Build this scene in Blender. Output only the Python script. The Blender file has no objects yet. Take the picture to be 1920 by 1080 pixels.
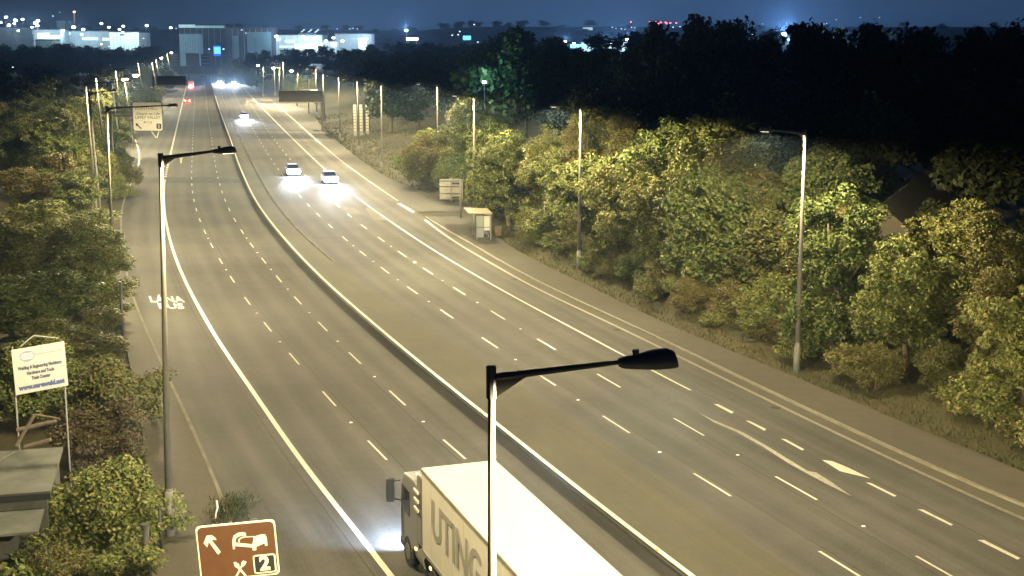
import bpy, math, random
import numpy as np
from mathutils import Vector, Matrix
random.seed(7)
RNG = np.random.default_rng(11)
sc = bpy.context.scene
# ------------------------------------------------------------------ camera
CAM_H = 17.0
FPX = 2500.0
HOR = 90.0
PITCH = math.atan((540 - HOR) / FPX)
cd = bpy.data.cameras.new('camera'); cam = bpy.data.objects.new('camera', cd)
sc.collection.objects.link(cam); sc.camera = cam
cam.location = (0, 0, CAM_H)
cam.rotation_euler = (math.pi / 2 - PITCH, 0, 0)
cd.sensor_width = 36.0; cd.lens = FPX / 1920 * 36
cd.clip_start = 0.3; cd.clip_end = 20000
# ------------------------------------------------------------------ exposure
sc.view_settings.view_transform = 'Standard'
sc.view_settings.look = 'None'
sc.view_settings.exposure = 0.0
sc.view_settings.gamma = 1.0
try:
    sc.cycles.use_light_tree = True
    sc.cycles.max_bounces = 5
    sc.cycles.diffuse_bounces = 2
    sc.cycles.glossy_bounces = 2
    sc.cycles.volume_bounces = 0
    sc.cycles.sample_clamp_indirect = 3.0
    sc.cycles.sample_clamp_direct = 0.0
except Exception:
    pass
# ------------------------------------------------------------------ world: night sky with town glow low down
w = bpy.data.worlds.new('World'); sc.world = w; w.use_nodes = True
nt = w.node_tree; nt.nodes.clear()
out = nt.nodes.new('ShaderNodeOutputWorld'); bg = nt.nodes.new('ShaderNodeBackground')
tc = nt.nodes.new('ShaderNodeTexCoord'); sp = nt.nodes.new('ShaderNodeSeparateXYZ')
rp = nt.nodes.new('ShaderNodeValToRGB')
nt.links.new(tc.outputs['Generated'], sp.inputs[0])
nt.links.new(sp.outputs['Z'], rp.inputs[0])
e = rp.color_ramp.elements
e[0].position = 0.0; e[0].color = (0.030, 0.074, 0.165, 1)
e[1].position = 0.6; e[1].color = (0.004, 0.007, 0.02, 1)
for p, c in ((0.012, (0.030, 0.072, 0.160, 1)), (0.035, (0.026, 0.055, 0.120, 1)), (0.12, (0.007, 0.013, 0.036, 1))):
    x = e.new(p); x.color = c
sky = nt.nodes.new('ShaderNodeTexSky'); sky.sky_type = 'NISHITA'; sky.sun_disc = False
sky.sun_elevation = math.radians(-6); sky.sun_rotation = math.radians(200)
mx = nt.nodes.new('ShaderNodeMixRGB'); mx.blend_type = 'ADD'; mx.inputs[0].default_value = 0.05
azr = nt.nodes.new('ShaderNodeValToRGB'); a_ = azr.color_ramp.elements
azm = nt.nodes.new('ShaderNodeMapRange'); azm.inputs[1].default_value = -0.5; azm.inputs[2].default_value = 0.5
nt.links.new(sp.outputs['X'], azm.inputs[0]); nt.links.new(azm.outputs[0], azr.inputs[0])
a_[0].position = 0.08; a_[0].color = (.16, .12, .10, 1); a_[1].position = 1.0; a_[1].color = (1.2, 1.15, 1.1, 1)
for p_, c_ in ((0.22, (.42, .36, .33, 1)), (0.34, (1.45, 1.45, 1.4, 1)), (0.5, (1.7, 1.65, 1.55, 1)), (0.72, (1.5, 1.4, 1.35, 1))):
    q_ = a_.new(p_); q_.color = c_
mul = nt.nodes.new('ShaderNodeMixRGB'); mul.blend_type = 'MULTIPLY'; mul.inputs[0].default_value = 1.0
nt.links.new(rp.outputs[0], mul.inputs[1]); nt.links.new(azr.outputs[0], mul.inputs[2]); nt.links.new(mul.outputs[0], mx.inputs[1]); nt.links.new(sky.outputs[0], mx.inputs[2])
nt.links.new(mx.outputs[0], bg.inputs[0]); bg.inputs[1].default_value = 0.85
nt.links.new(bg.outputs[0], out.inputs[0])

WARM = (1.0, 0.81, 0.44)
LAMP_P = 11500.0
HAZE = 0.00017

# ------------------------------------------------------------------ photo pixel -> place
def G(x, y, z=0.0):
    a = PITCH + math.atan((y - 540) / FPX)
    d = (CAM_H - z) / math.tan(a)
    dep = d * math.cos(PITCH) + (CAM_H - z) * math.sin(PITCH)
    return Vector(((x - 960) / FPX * dep, d, z))
def D(x, y, d):
    a = PITCH + math.atan((y - 540) / FPX)
    z = CAM_H - d * math.tan(a)
    dep = d * math.cos(PITCH) + (CAM_H - z) * math.sin(PITCH)
    return Vector(((x - 960) / FPX * dep, d, z))

# ------------------------------------------------------------------ scene helpers
def tag(o, label=None, cat=None, group=None, kind=None):
    if label: o['label'] = label
    if cat: o['category'] = cat
    if group: o['group'] = group
    if kind: o['kind'] = kind
    return o
def empty(name, loc=(0, 0, 0), rz=0.0, parent=None):
    o = bpy.data.objects.new(name, None); sc.collection.objects.link(o)
    o.location = loc; o.rotation_euler = (0, 0, rz); o.empty_display_size = 0.2
    if parent: o.parent = parent
    return o
class MB:
    def __init__(s): s.v = []; s.f = []; s.smooth = False
    def box(s, c, d, rz=0.0, M=None):
        b = len(s.v); cx, cy, cz = c; dx, dy, dz = d[0] / 2, d[1] / 2, d[2] / 2
        co, si = math.cos(rz), math.sin(rz)
        for z in (-dz, dz):
            for (x, y) in ((-dx, -dy), (dx, -dy), (dx, dy), (-dx, dy)):
                p = Vector((cx + x * co - y * si, cy + x * si + y * co, cz + z))
                s.v.append(tuple(M @ p) if M else tuple(p))
        s.f += [tuple(b + i for i in q) for q in ((0, 3, 2, 1), (4, 5, 6, 7), (0, 1, 5, 4), (1, 2, 6, 5), (2, 3, 7, 6), (3, 0, 4, 7))]
        return s
    def tube(s, p0, p1, r0, r1=None, n=10, caps=True):
        r1 = r0 if r1 is None else r1
        p0, p1 = Vector(p0), Vector(p1); d = (p1 - p0)
        if d.length < 1e-6: return s
        d.normalize(); u = d.orthogonal().normalized(); v = d.cross(u)
        b = len(s.v)
        for p, r in ((p0, r0), (p1, r1)):
            for i in range(n):
                a = 2 * math.pi * i / n
                s.v.append(tuple(p + (u * math.cos(a) + v * math.sin(a)) * r))
        for i in range(n):
            j = (i + 1) % n
            s.f.append((b + i, b + j, b + n + j, b + n + i))
        if caps:
            s.f.append(tuple(b + i for i in reversed(range(n)))); s.f.append(tuple(b + n + i for i in range(n)))
        return s
    def path(s, pts, rs, n=8):
        for i in range(len(pts) - 1): s.tube(pts[i], pts[i + 1], rs[i], rs[i + 1], n)
        return s
    def loft(s, rings, caps=True):
        b = len(s.v); n = len(rings[0])
        for r in rings:
            for p in r: s.v.append(tuple(p))
        for k in range(len(rings) - 1):
            for i in range(n):
                j = (i + 1) % n
                s.f.append((b + k * n + i, b + k * n + j, b + (k + 1) * n + j, b + (k + 1) * n + i))
        if caps:
            s.f.append(tuple(b + i for i in reversed(range(n)))); s.f.append(tuple(b + (len(rings) - 1) * n + i for i in range(n)))
        return s
    def poly(s, pts):
        b = len(s.v); s.v += [tuple(p) for p in pts]; s.f.append(tuple(range(b, b + len(pts)))); return s
    def prism(s, prof, y0, y1, M=None):
        """profile of (x,z) pushed along y"""
        b = len(s.v); n = len(prof)
        for y in (y0, y1):
            for (x, z) in prof:
                p = Vector((x, y, z)); s.v.append(tuple(M @ p) if M else tuple(p))
        s.f.append(tuple(b + i for i in range(n))); s.f.append(tuple(b + n + i for i in reversed(range(n))))
        for i in range(n):
            j = (i + 1) % n
            s.f.append((b + j, b + i, b + n + i, b + n + j))
        return s
    def build(s, name, mat, parent=None, loc=(0, 0, 0), rz=0.0, smooth=False, bevel=0.0):
        me = bpy.data.meshes.new(name); me.from_pydata(s.v, [], s.f); me.update()
        if smooth:
            for p in me.polygons: p.use_smooth = True
        me.materials.append(mat)
        o = bpy.data.objects.new(name, me); sc.collection.objects.link(o)
        o.location = loc; o.rotation_euler = (0, 0, rz)
        if parent: o.parent = parent
        if bevel:
            m = o.modifiers.new('bevel', 'BEVEL'); m.width = bevel; m.segments = 2; m.limit_method = 'ANGLE'
        return o
def children(o): return [c for c in bpy.data.objects if c.parent == o]
def copy_tree(o, parent=None, kids=None):
    c = o.copy(); sc.collection.objects.link(c)
    if parent: c.parent = parent
    for ch in (children(o)): copy_tree(ch, c)
    return c

# ------------------------------------------------------------------ materials
def mat(name, col, rough=0.7, metal=0.0, spec=0.5, noise=0.0, scale=8.0, emis=None, estr=0.0, bump=0.0, coat=0.0):
    m = bpy.data.materials.new(name); m.use_nodes = True; n = m.node_tree
    b = n.nodes['Principled BSDF']
    b.inputs['Base Color'].default_value = (*col, 1); b.inputs['Roughness'].default_value = rough
    b.inputs['Metallic'].default_value = metal; b.inputs['Specular IOR Level'].default_value = spec
    b.inputs['Coat Weight'].default_value = coat
    if noise or bump:
        t = n.nodes.new('ShaderNodeTexCoord'); q = n.nodes.new('ShaderNodeTexNoise')
        q.inputs['Scale'].default_value = scale; q.inputs['Detail'].default_value = 6; q.inputs['Roughness'].default_value = 0.65
        n.links.new(t.outputs['Object'], q.inputs['Vector'])
        if noise:
            r = n.nodes.new('ShaderNodeMapRange'); r.inputs[1].default_value = 0.3; r.inputs[2].default_value = 0.7
            r.inputs[3].default_value = 1 - noise; r.inputs[4].default_value = 1 + noise
            n.links.new(q.outputs['Fac'], r.inputs[0])
            mu = n.nodes.new('ShaderNodeVectorMath'); mu.operation = 'SCALE'; mu.inputs[0].default_value = col
            n.links.new(r.outputs[0], mu.inputs['Scale']); n.links.new(mu.outputs[0], b.inputs['Base Color'])
        if bump:
            bp = n.nodes.new('ShaderNodeBump'); bp.inputs['Strength'].default_value = bump; bp.inputs['Distance'].default_value = 0.05
            n.links.new(q.outputs['Fac'], bp.inputs['Height']); n.links.new(bp.outputs[0], b.inputs['Normal'])
    if emis:
        b.inputs['Emission Color'].default_value = (*emis, 1); b.inputs['Emission Strength'].default_value = estr
        try: m.cycles.emission_sampling = 'NONE'
        except Exception: pass
    return m
M = {}
M['steel'] = mat('galvanised_steel', (0.15, 0.147, 0.132), 0.7, 0.1, noise=0.12, scale=3)
M['darksteel'] = mat('weathered_dark_steel', (0.06, 0.06, 0.062), 0.55, 0.3, noise=0.25, scale=4)
M['lamphead'] = mat('lamp_housing', (0.085, 0.09, 0.085), 0.6, 0.1, noise=0.2, scale=6)
M['white'] = mat('sign_white', (0.78, 0.76, 0.68), 0.5, noise=0.05, scale=2)
M['slat'] = mat('pale_slat', (0.36, 0.35, 0.30), 0.6)
M['boardwhite'] = mat('board_white', (0.30, 0.29, 0.255), 0.6, noise=0.06, scale=2)
M['signgrey'] = mat('sign_back_grey', (0.21, 0.205, 0.18), 0.6, 0.1, noise=0.15, scale=2)
M['black'] = mat('black_paint_and_shade', (0.015, 0.017, 0.022), 0.5)
M['navy'] = mat('navy_letters', (0.03, 0.04, 0.12), 0.5)
M['brown'] = mat('brown_sign_face', (0.082, 0.036, 0.016), 0.5, noise=0.12, scale=3)
M['cream'] = mat('cream_sign_film', (0.72, 0.66, 0.5), 0.5)
M['blue'] = mat('blue_sign_face', (0.02, 0.10, 0.42), 0.4)
M['concrete'] = mat('concrete', (0.30, 0.28, 0.24), 0.85, noise=0.3, scale=1.2)
M['kerbdull'] = mat('old_kerb', (0.13, 0.12, 0.095), 0.9, noise=0.35, scale=0.9)
M['kerb'] = mat('kerb_concrete', (0.21, 0.195, 0.155), 0.8, noise=0.35, scale=0.9)
M['glass'] = mat('shelter_glass', (0.16, 0.18, 0.18), 0.2, 0.0, 0.6)
M['tyre'] = mat('tyre_rubber', (0.02, 0.02, 0.02), 0.8)
M['carglass'] = mat('car_glass', (0.01, 0.012, 0.015), 0.08, 0, 0.8)
M['headlit'] = mat('lit_headlamp', (0.9, 0.9, 0.9), 0.3, emis=(0.80, 0.88, 1.0), estr=300)
M['taillit'] = mat('lit_tail_lamp', (0.5, 0.02, 0.02), 0.3, emis=(1.0, 0.12, 0.14), estr=14)
M['bark'] = mat('bark', (0.13, 0.105, 0.075), 0.9, noise=0.35, scale=5, bump=0.5)
M['soil'] = mat('soil_and_scrub', (0.06, 0.05, 0.028), 0.95, noise=0.5, scale=1.5)

def noise_node(n, src, scale, detail=5, rough=0.6, lac=2.0):
    q = n.nodes.new('ShaderNodeTexNoise'); q.inputs['Scale'].default_value = scale
    q.inputs['Detail'].default_value = detail; q.inputs['Roughness'].default_value = rough
    n.links.new(src, q.inputs['Vector']); return q.outputs['Fac']
def mrange(n, src, a, b, c, d):
    r = n.nodes.new('ShaderNodeMapRange')
    for i, v in enumerate((a, b, c, d)): r.inputs[i + 1].default_value = v
    n.links.new(src, r.inputs[0]); return r.outputs[0]
def mth(n, op, a, b=None):
    r = n.nodes.new('ShaderNodeMath'); r.operation = op
    for i, v in enumerate((a, b)):
        if v is None: continue
        if isinstance(v, (int, float)): r.inputs[i].default_value = v
        else: n.links.new(v, r.inputs[i])
    return r.outputs[0]
def asphalt(name, col, lane=3.3, wear=0.27, rough=0.8, speck=0.33):
    """asphalt with wheel tracks along the lanes (UV: x = metres across, y = metres along), patches and aggregate"""
    m = bpy.data.materials.new(name); m.use_nodes = True; n = m.node_tree; b = n.nodes['Principled BSDF']
    uv = n.nodes.new('ShaderNodeUVMap'); sx = n.nodes.new('ShaderNodeSeparateXYZ'); n.links.new(uv.outputs[0], sx.inputs[0])
    # two lighter wheel tracks per lane
    ph = mth(n, 'MULTIPLY', sx.outputs['X'], 2 * math.pi / (lane / 2))
    trk = mth(n, 'COSINE', ph)
    mp = n.nodes.new('ShaderNodeMapping'); mp.inputs['Scale'].default_value = (1.0, 0.03, 1); n.links.new(uv.outputs[0], mp.inputs[0])
    streak = noise_node(n, mp.outputs[0], 0.9, 5, 0.65)
    tc = n.nodes.new('ShaderNodeTexCoord')
    big = noise_node(n, tc.outputs['Object'], 0.07, 4, 0.6)
    fine = noise_node(n, tc.outputs['Object'], 14.0, 3, 0.8)
    mid = noise_node(n, tc.outputs['Object'], 1.1, 5, 0.7)
    f = mth(n, 'MULTIPLY', trk, wear * 0.45)
    f = mth(n, 'ADD', f, mrange(n, streak, 0.3, 0.7, -wear * 1.3, wear * 1.3))
    f = mth(n, 'ADD', f, mrange(n, big, 0.3, 0.7, -wear, wear))
    f = mth(n, 'ADD', f, mrange(n, mid, 0.3, 0.7, -0.10, 0.10))
    f = mth(n, 'ADD', f, mrange(n, fine, 0.25, 0.75, -speck, speck))
    f = mth(n, 'ADD', f, 1.0)
    mu = n.nodes.new('ShaderNodeVectorMath'); mu.operation = 'SCALE'; mu.inputs[0].default_value = col
    n.links.new(f, mu.inputs['Scale']); n.links.new(mu.outputs[0], b.inputs['Base Color'])
    n.links.new(mrange(n, streak, 0.3, 0.7, rough - 0.08, rough + 0.08), b.inputs['Roughness'])
    b.inputs['Specular IOR Level'].default_value = 0.12
    bp = n.nodes.new('ShaderNodeBump'); bp.inputs['Strength'].default_value = 0.35; bp.inputs['Distance'].default_value = 0.01
    n.links.new(fine, bp.inputs['Height']); n.links.new(bp.outputs[0], b.inputs['Normal'])
    return m
M['asphalt'] = asphalt('asphalt_carriageway', (0.066, 0.064, 0.060))
M['patch'] = asphalt('asphalt_old_patch', (0.105, 0.095, 0.08), wear=0.1)
M['tar_and_shadow'] = asphalt('tar_joint_and_shadow', (0.035, 0.034, 0.033), wear=0.1)
M['path'] = asphalt('asphalt_footpath', (0.070, 0.065, 0.053), wear=0.12, lane=50, speck=0.22)
M['median'] = asphalt('median_surface', (0.062, 0.059, 0.043), wear=0.25, lane=50, speck=0.25)
def paint_mat(name, col, worn=0.25):
    m = bpy.data.materials.new(name); m.use_nodes = True; n = m.node_tree; b = n.nodes['Principled BSDF']
    tc = n.nodes.new('ShaderNodeTexCoord'); q = noise_node(n, tc.outputs['Object'], 6.0, 6, 0.8)
    r = n.nodes.new('ShaderNodeValToRGB'); r.color_ramp.elements[0].position = worn; r.color_ramp.elements[1].position = worn + 0.2
    r.color_ramp.elements[0].color = (0.09, 0.085, 0.075, 1); r.color_ramp.elements[1].color = (*col, 1)
    n.links.new(q, r.inputs[0]); n.links.new(r.outputs[0], b.inputs['Base Color']); b.inputs['Roughness'].default_value = 0.5
    return m
M['paint'] = paint_mat('road_paint', (0.44, 0.425, 0.37), 0.27)
M['wornpaint'] = paint_mat('worn_road_paint', (0.22, 0.205, 0.16), 0.40)
M['yellow'] = paint_mat('edge_line_paint', (0.46, 0.40, 0.22), 0.30)
def leaf_mat(name, cols, warm=0.15):
    m = bpy.data.materials.new(name); m.use_nodes = True; n = m.node_tree; b = n.nodes['Principled BSDF']
    g = n.nodes.new('ShaderNodeNewGeometry'); oi = n.nodes.new('ShaderNodeObjectInfo')
    r = n.nodes.new('ShaderNodeValToRGB'); el = r.color_ramp.elements
    el[0].position = 0; el[0].color = (*cols[0], 1); el[1].position = 1; el[1].color = (*cols[-1], 1)
    for i, c in enumerate(cols[1:-1]):
        q = el.new((i + 1) / (len(cols) - 1)); q.color = (*c, 1)
    n.links.new(g.outputs['Random Per Island'], r.inputs[0])
    hs = n.nodes.new('ShaderNodeHueSaturation')
    n.links.new(r.outputs[0], hs.inputs['Color'])
    n.links.new(mrange(n, oi.outputs['Random'], 0, 1, 0.5 - warm * 0.10, 0.5 + warm * 0.18), hs.inputs['Hue'])
    n.links.new(mrange(n, oi.outputs['Random'], 0, 1, 1.25, 0.75), hs.inputs['Value'])
    n.links.new(hs.outputs[0], b.inputs['Base Color']); b.inputs['Roughness'].default_value = 0.6
    b.inputs['Specular IOR Level'].default_value = 0.22
    tr = n.nodes.new('ShaderNodeBsdfTranslucent'); mxs = n.nodes.new('ShaderNodeMixShader'); mxs.inputs[0].default_value = 0.14
    n.links.new(hs.outputs[0], tr.inputs[0]); n.links.new(b.outputs[0], mxs.inputs[1]); n.links.new(tr.outputs[0], mxs.inputs[2])
    n.links.new(mxs.outputs[0], n.nodes['Material Output'].inputs[0])
    return m
M['leaf'] = leaf_mat('leaves_green', [(0.04, 0.06, 0.016), (0.10, 0.13, 0.034), (0.17, 0.19, 0.06), (0.22, 0.20, 0.08), (0.06, 0.085, 0.024)])
M['leafrust'] = leaf_mat('leaves_turning', [(0.045, 0.065, 0.02), (0.13, 0.115, 0.045), (0.10, 0.125, 0.035), (0.17, 0.12, 0.055), (0.07, 0.075, 0.03)])
M['leafpurple'] = leaf_mat('leaves_purple', [(0.05, 0.04, 0.028), (0.09, 0.085, 0.035), (0.10, 0.06, 0.045), (0.07, 0.085, 0.03)])
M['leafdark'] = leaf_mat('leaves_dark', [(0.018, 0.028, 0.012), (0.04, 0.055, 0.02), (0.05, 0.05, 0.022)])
M['grass'] = leaf_mat('grass_blades', [(0.06, 0.055, 0.02), (0.035, 0.055, 0.014), (0.09, 0.062, 0.028)])

# ------------------------------------------------------------------ lines traced on the road, as X(Y)
class Line:
    def __init__(s, px, z=0.0):
        P = sorted([tuple(G(x, y, z)[:2]) for x, y in px], key=lambda p: p[1])
        s.X = np.array([p[0] for p in P]); s.Y = np.array([p[1] for p in P])
        # smoothing grows with distance, as one pixel spans more road there
        nn = max(6, int(math.log(s.Y[-1] / s.Y[0]) / 0.012)); yy = s.Y[0] * (s.Y[-1] / s.Y[0]) ** (np.arange(nn + 1) / nn)
        xx = np.interp(yy, s.Y, s.X)
        for k in (6, 5, 4):
            if len(xx) > 3 * k:
                pad = np.concatenate([[2 * xx[0] - xx[i] for i in range(k, 0, -1)], xx, [2 * xx[-1] - xx[-1 - i] for i in range(1, k + 1)]])
                xx = np.convolve(pad, np.ones(2 * k + 1) / (2 * k + 1), 'valid')
        s.X, s.Y = xx, yy
    def __call__(s, y):
        if y < s.Y[0]:
            j = min(8, len(s.X) - 1); m = (s.X[j] - s.X[0]) / (s.Y[j] - s.Y[0]); return s.X[0] + m * (y - s.Y[0])
        if y > s.Y[-1]:
            j = min(8, len(s.X) - 1); m = (s.X[-1] - s.X[-1 - j]) / (s.Y[-1] - s.Y[-1 - j]); return s.X[-1] + m * (y - s.Y[-1])
        return float(np.interp(y, s.Y, s.X))
    def heading(s, y):
        d = Vector((s(y + 2) - s(y - 2), 4.0)); d.normalize(); return d
FAR = 880.0
kerbL = Line([(470, 1080), (425, 940), (400, 885), (370, 815), (335, 740), (300, 670), (270, 600), (250, 556), (238, 500), (229, 440), (230, 395), (239, 355), (247, 330), (252, 300), (250, 275), (247, 250), (255, 222), (285, 187), (305, 168), (318, 152), (330, 139)])
vergeL = Line([(285, 1080), (283, 950), (268, 800), (240, 660), (217, 560), (206, 480), (203, 420), (208, 375), (228, 330), (238, 300), (240, 270), (240, 245), (250, 217), (280, 184), (302, 166), (316, 151), (328, 139)])
edgeL = Line([(268, 375), (229, 440), (226, 420), (229, 390), (240, 355), (250, 337), (261, 317), (265, 295), (261, 275), (250, 250)][2:])
busL = Line([(733, 1080), (675, 1000), (600, 910), (527, 810), (480, 739), (410, 640), (354, 540), (332, 490), (318, 445), (311, 410), (308, 380), (308, 350), (312, 328), (316, 310), (325, 272), (336, 225), (350, 165), (356, 145)])
lane1 = Line([(714, 851), (621, 751), (554, 674), (503, 613), (464, 564), (435.5, 522.5), (414, 488), (397, 459), (384.5, 434.5), (375.5, 413), (369, 395), (365, 379), (362, 364.5), (360.5, 351), (360, 329), (362, 282), (364, 235), (365.5, 190), (366, 165), (368, 142)])
lane2 = Line([(857, 847), (747, 747), (668, 673), (606, 612), (559, 564), (524, 523), (496, 489), (473, 460.5), (455.5, 436), (442.5, 415), (432, 396), (424, 379.5), (419, 365), (414.5, 351), (408, 329), (401, 282), (394, 235), (388, 190), (385, 165), (383, 142)])
railL = Line([(1297, 1080), (1172, 982), (1060, 897), (960, 815), (915, 780), (825, 710), (735, 635), (624, 540), (585, 502), (542, 457), (505, 412), (480, 377), (460, 335), (442, 290), (435, 265), (420, 226), (405, 182), (396, 150)], 0.34)
medR = Line([(1500, 1080), (1400, 1010), (1200, 870), (1000, 740), (820, 620), (700, 545), (660, 515), (630, 491), (615, 482), (580, 450), (542, 412), (505, 365), (480, 317), (457, 270), (439, 229), (425, 200), (415, 170), (408, 147)])
lr1 = Line([(1345, 915), (1158, 797), (1025, 711), (919, 643), (840, 589), (774, 545), (724, 507.5), (682, 477), (650, 449.5), (624, 427.5), (602, 407.5), (584, 390), (569, 374.5), (540, 340), (515, 307), (495, 275), (470, 232), (455, 205), (440, 175), (428, 148)])
lr2 = Line([(1492, 915), (1287, 797), (1138, 711), (1022, 644), (934, 591), (863, 546), (805, 510), (757, 478), (720, 452), (692, 432), (662, 410), (595, 350), (545, 300), (510, 255), (481, 211), (460, 180), (445, 150)])
busR = Line([(1295, 732), (1217, 691), (1172, 667), (1060, 607), (960, 555), (930, 537), (830, 480), (750, 427), (692, 387), (670, 370), (635, 342), (610, 317), (560, 270), (530, 240), (506, 216), (477, 186), (455, 161), (446, 150)])
gutR = Line([(2060, 1035), (1915, 975), (1690, 870), (1560, 810), (1440, 750), (1247, 657), (1135, 600), (997, 540), (960, 517), (917, 490), (870, 465), (842, 449), (812, 427), (790, 402), (750, 380), (700, 345), (650, 310), (600, 268), (560, 232), (530, 205), (500, 180), (480, 160), (470, 148)])
kerbR = Line([(2060, 1007), (1915, 952), (1740, 877), (1602, 810), (1440, 736), (1260, 647), (1140, 592), (1027, 540), (960, 506), (927, 486), (867, 444), (837, 436), (802, 415), (787, 399), (756, 378), (712, 345), (662, 310), (612, 268), (575, 232), (548, 205), (512, 180), (488, 160), (477, 148)])
vergeR = Line([(2060, 945), (1915, 885), (1815, 845), (1727, 810), (1665, 780), (1565, 740), (1502, 717), (1440, 690), (1397, 662), (1335, 647), (1267, 625), (1197, 580), (1105, 540), (1060, 517), (1022, 497), (965, 474), (940, 455), (910, 430), (890, 408), (890, 385), (868, 373), (800, 364), (750, 350), (716, 327), (670, 296), (640, 270), (610, 245), (596, 228), (590, 210), (580, 197), (540, 185), (505, 165), (488, 149)])

def smooth01(t): t = max(0.0, min(1.0, t)); return t * t * (3 - 2 * t)
def gh(x, y):
    h = 52 * smooth01((y - 780) / 2100) - 45 * smooth01((y - 3200) / 2500)
    l, r = vergeL(min(y, FAR)), vergeR(min(y, FAR))
    if x > r:
        d = x - r; h += min(d, 14) * 0.17 + max(0, min(d - 14, 80)) * 0.06
    elif x < l:
        d = l - x; h += -min(d, 3) * 0.08 + max(0, min(d - 25, 80)) * 0.03
    return h

YS = list(np.concatenate([np.arange(-30, 40, 5.0), np.arange(40, 260, 2.5), np.arange(260, 520, 10.0), np.arange(520, FAR + 1, 20.0)]))
def strip(name, A, B, mt, z=0.0, y0=-30, y1=FAR, parent=None, cols=1, zB=None, ref=None, y_list=None):
    v, f, uv = [], [], []
    ys = [y for y in (y_list or YS) if y0 <= y <= y1]
    zB = z if zB is None else zB
    for y in ys:
        a, b = A(y), B(y)
        hd = A.heading(y) if isinstance(A, Line) else Vector((0, 1))
        cs = hd.y
        for k in range(cols + 1):
            t = k / cols; x = a + (b - a) * t
            v.append((x, y, z + (zB - z) * t)); o = ref(y) if ref else a
            uv.append(((x - o) * cs, y / max(cs, 0.3)))
    c = cols + 1
    for i in range(len(ys) - 1):
        for k in range(cols):
            f.append((i * c + k, i * c + k + 1, (i + 1) * c + k + 1, (i + 1) * c + k))
    me = bpy.data.meshes.new(name); me.from_pydata(v, [], f); me.update()
    ul = me.uv_layers.new(name='UVMap')
    for lp in me.loops: ul.data[lp.index].uv = uv[lp.vertex_index]
    me.materials.append(mt)
    o = bpy.data.objects.new(name, me); sc.collection.objects.link(o)
    if parent: o.parent = parent
    return o
def off(line, d):
    class O(Line):
        def __init__(s): pass
        def __call__(s, y):
            h = line.heading(y); return line(y) + d / max(h.y, 0.35)
        def heading(s, y): return line.heading(y)
    return O()

# ------------------------------------------------------------------ ground
def ground_mat():
    m = bpy.data.materials.new('rough_grass_and_soil'); m.use_nodes = True; n = m.node_tree; b = n.nodes['Principled BSDF']
    tc = n.nodes.new('ShaderNodeTexCoord')
    a = noise_node(n, tc.outputs['Object'], 0.35, 6, 0.7); c = noise_node(n, tc.outputs['Object'], 5.0, 6, 0.8)
    r = n.nodes.new('ShaderNodeValToRGB'); el = r.color_ramp.elements
    el[0].position = 0.3; el[0].color = (0.032, 0.042, 0.014, 1); el[1].position = 0.7; el[1].color = (0.095, 0.066, 0.030, 1)
    x = el.new(0.5); x.color = (0.062, 0.056, 0.022, 1)
    n.links.new(mth(n, 'ADD', mth(n, 'MULTIPLY', a, 0.55), mth(n, 'MULTIPLY', c, 0.45)), r.inputs[0])
    n.links.new(r.outputs[0], b.inputs['Base Color']); b.inputs['Roughness'].default_value = 0.95
    bp = n.nodes.new('ShaderNodeBump'); bp.inputs['Strength'].default_value = 0.8; bp.inputs['Distance'].default_value = 0.15
    n.links.new(c, bp.inputs['Height']); n.links.new(bp.outputs[0], b.inputs['Normal'])
    return m
M['ground'] = ground_mat()
def make_ground():
    ys = YS + list(np.arange(FAR + 40, 3000, 80.0)) + [3300, 3800, 4500, 6000, 9000]
    lo = [3000, 1200, 500, 250, 120, 70, 45, 30, 22, 16, 11, 7, 4, 2, 1]; hi = [1, 2, 3.5, 5, 7, 10, 14, 20, 28, 40, 60, 94, 160, 300, 600, 1500, 3500]
    v, f = [], []; n = len(lo) + 6 + len(hi)
    rr = random.Random(3)
    for y in ys:
        yc = min(y, FAR); l, r = vergeL(yc), vergeR(yc)
        for d in lo: v.append((l - d, y, gh(l - d, y) + (rr.uniform(-.12, .12) if d > 1 else 0) - 0.01))
        for k in range(6):
            x = l + (r - l) * k / 5; v.append((x, y, gh(x, y) - (0.06 if y <= FAR else 0)))
        for d in hi: v.append((r + d, y, gh(r + d, y) + (rr.uniform(-.15, .15) if d > 1 else 0) - 0.01))
    for i in range(len(ys) - 1):
        for k in range(n - 1):
            f.append((i * n + k, i * n + k + 1, (i + 1) * n + k + 1, (i + 1) * n + k))
    me = bpy.data.meshes.new('ground'); me.from_pydata(v, [], f); me.update(); me.materials.append(M['ground'])
    for p in me.polygons: p.use_smooth = True
    o = bpy.data.objects.new('ground', me); sc.collection.objects.link(o); tag(o, kind='structure')
make_ground()
tag(strip('road', kerbL, gutR, M['asphalt'], 0.0, cols=10, ref=lr1), kind='structure')
tag(strip('median', off(railL, 0.25), medR, M['median'], 0.012, cols=3), kind='structure')
tag(strip('gutter', gutR, kerbR, M['path'], 0.008, cols=1), kind='structure')
tag(strip('footpath', off(kerbR, 0.0), vergeR, M['path'], 0.10, cols=4, y1=136), kind='structure')
tag(strip('slip_road', off(kerbR, 0.0), vergeR, M['path'], 0.006, cols=4, y0=138, y1=FAR), kind='structure')
tag(strip('footpath', vergeL, off(kerbL, -0.15), M['path'], 0.09, cols=3), kind='structure')
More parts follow.
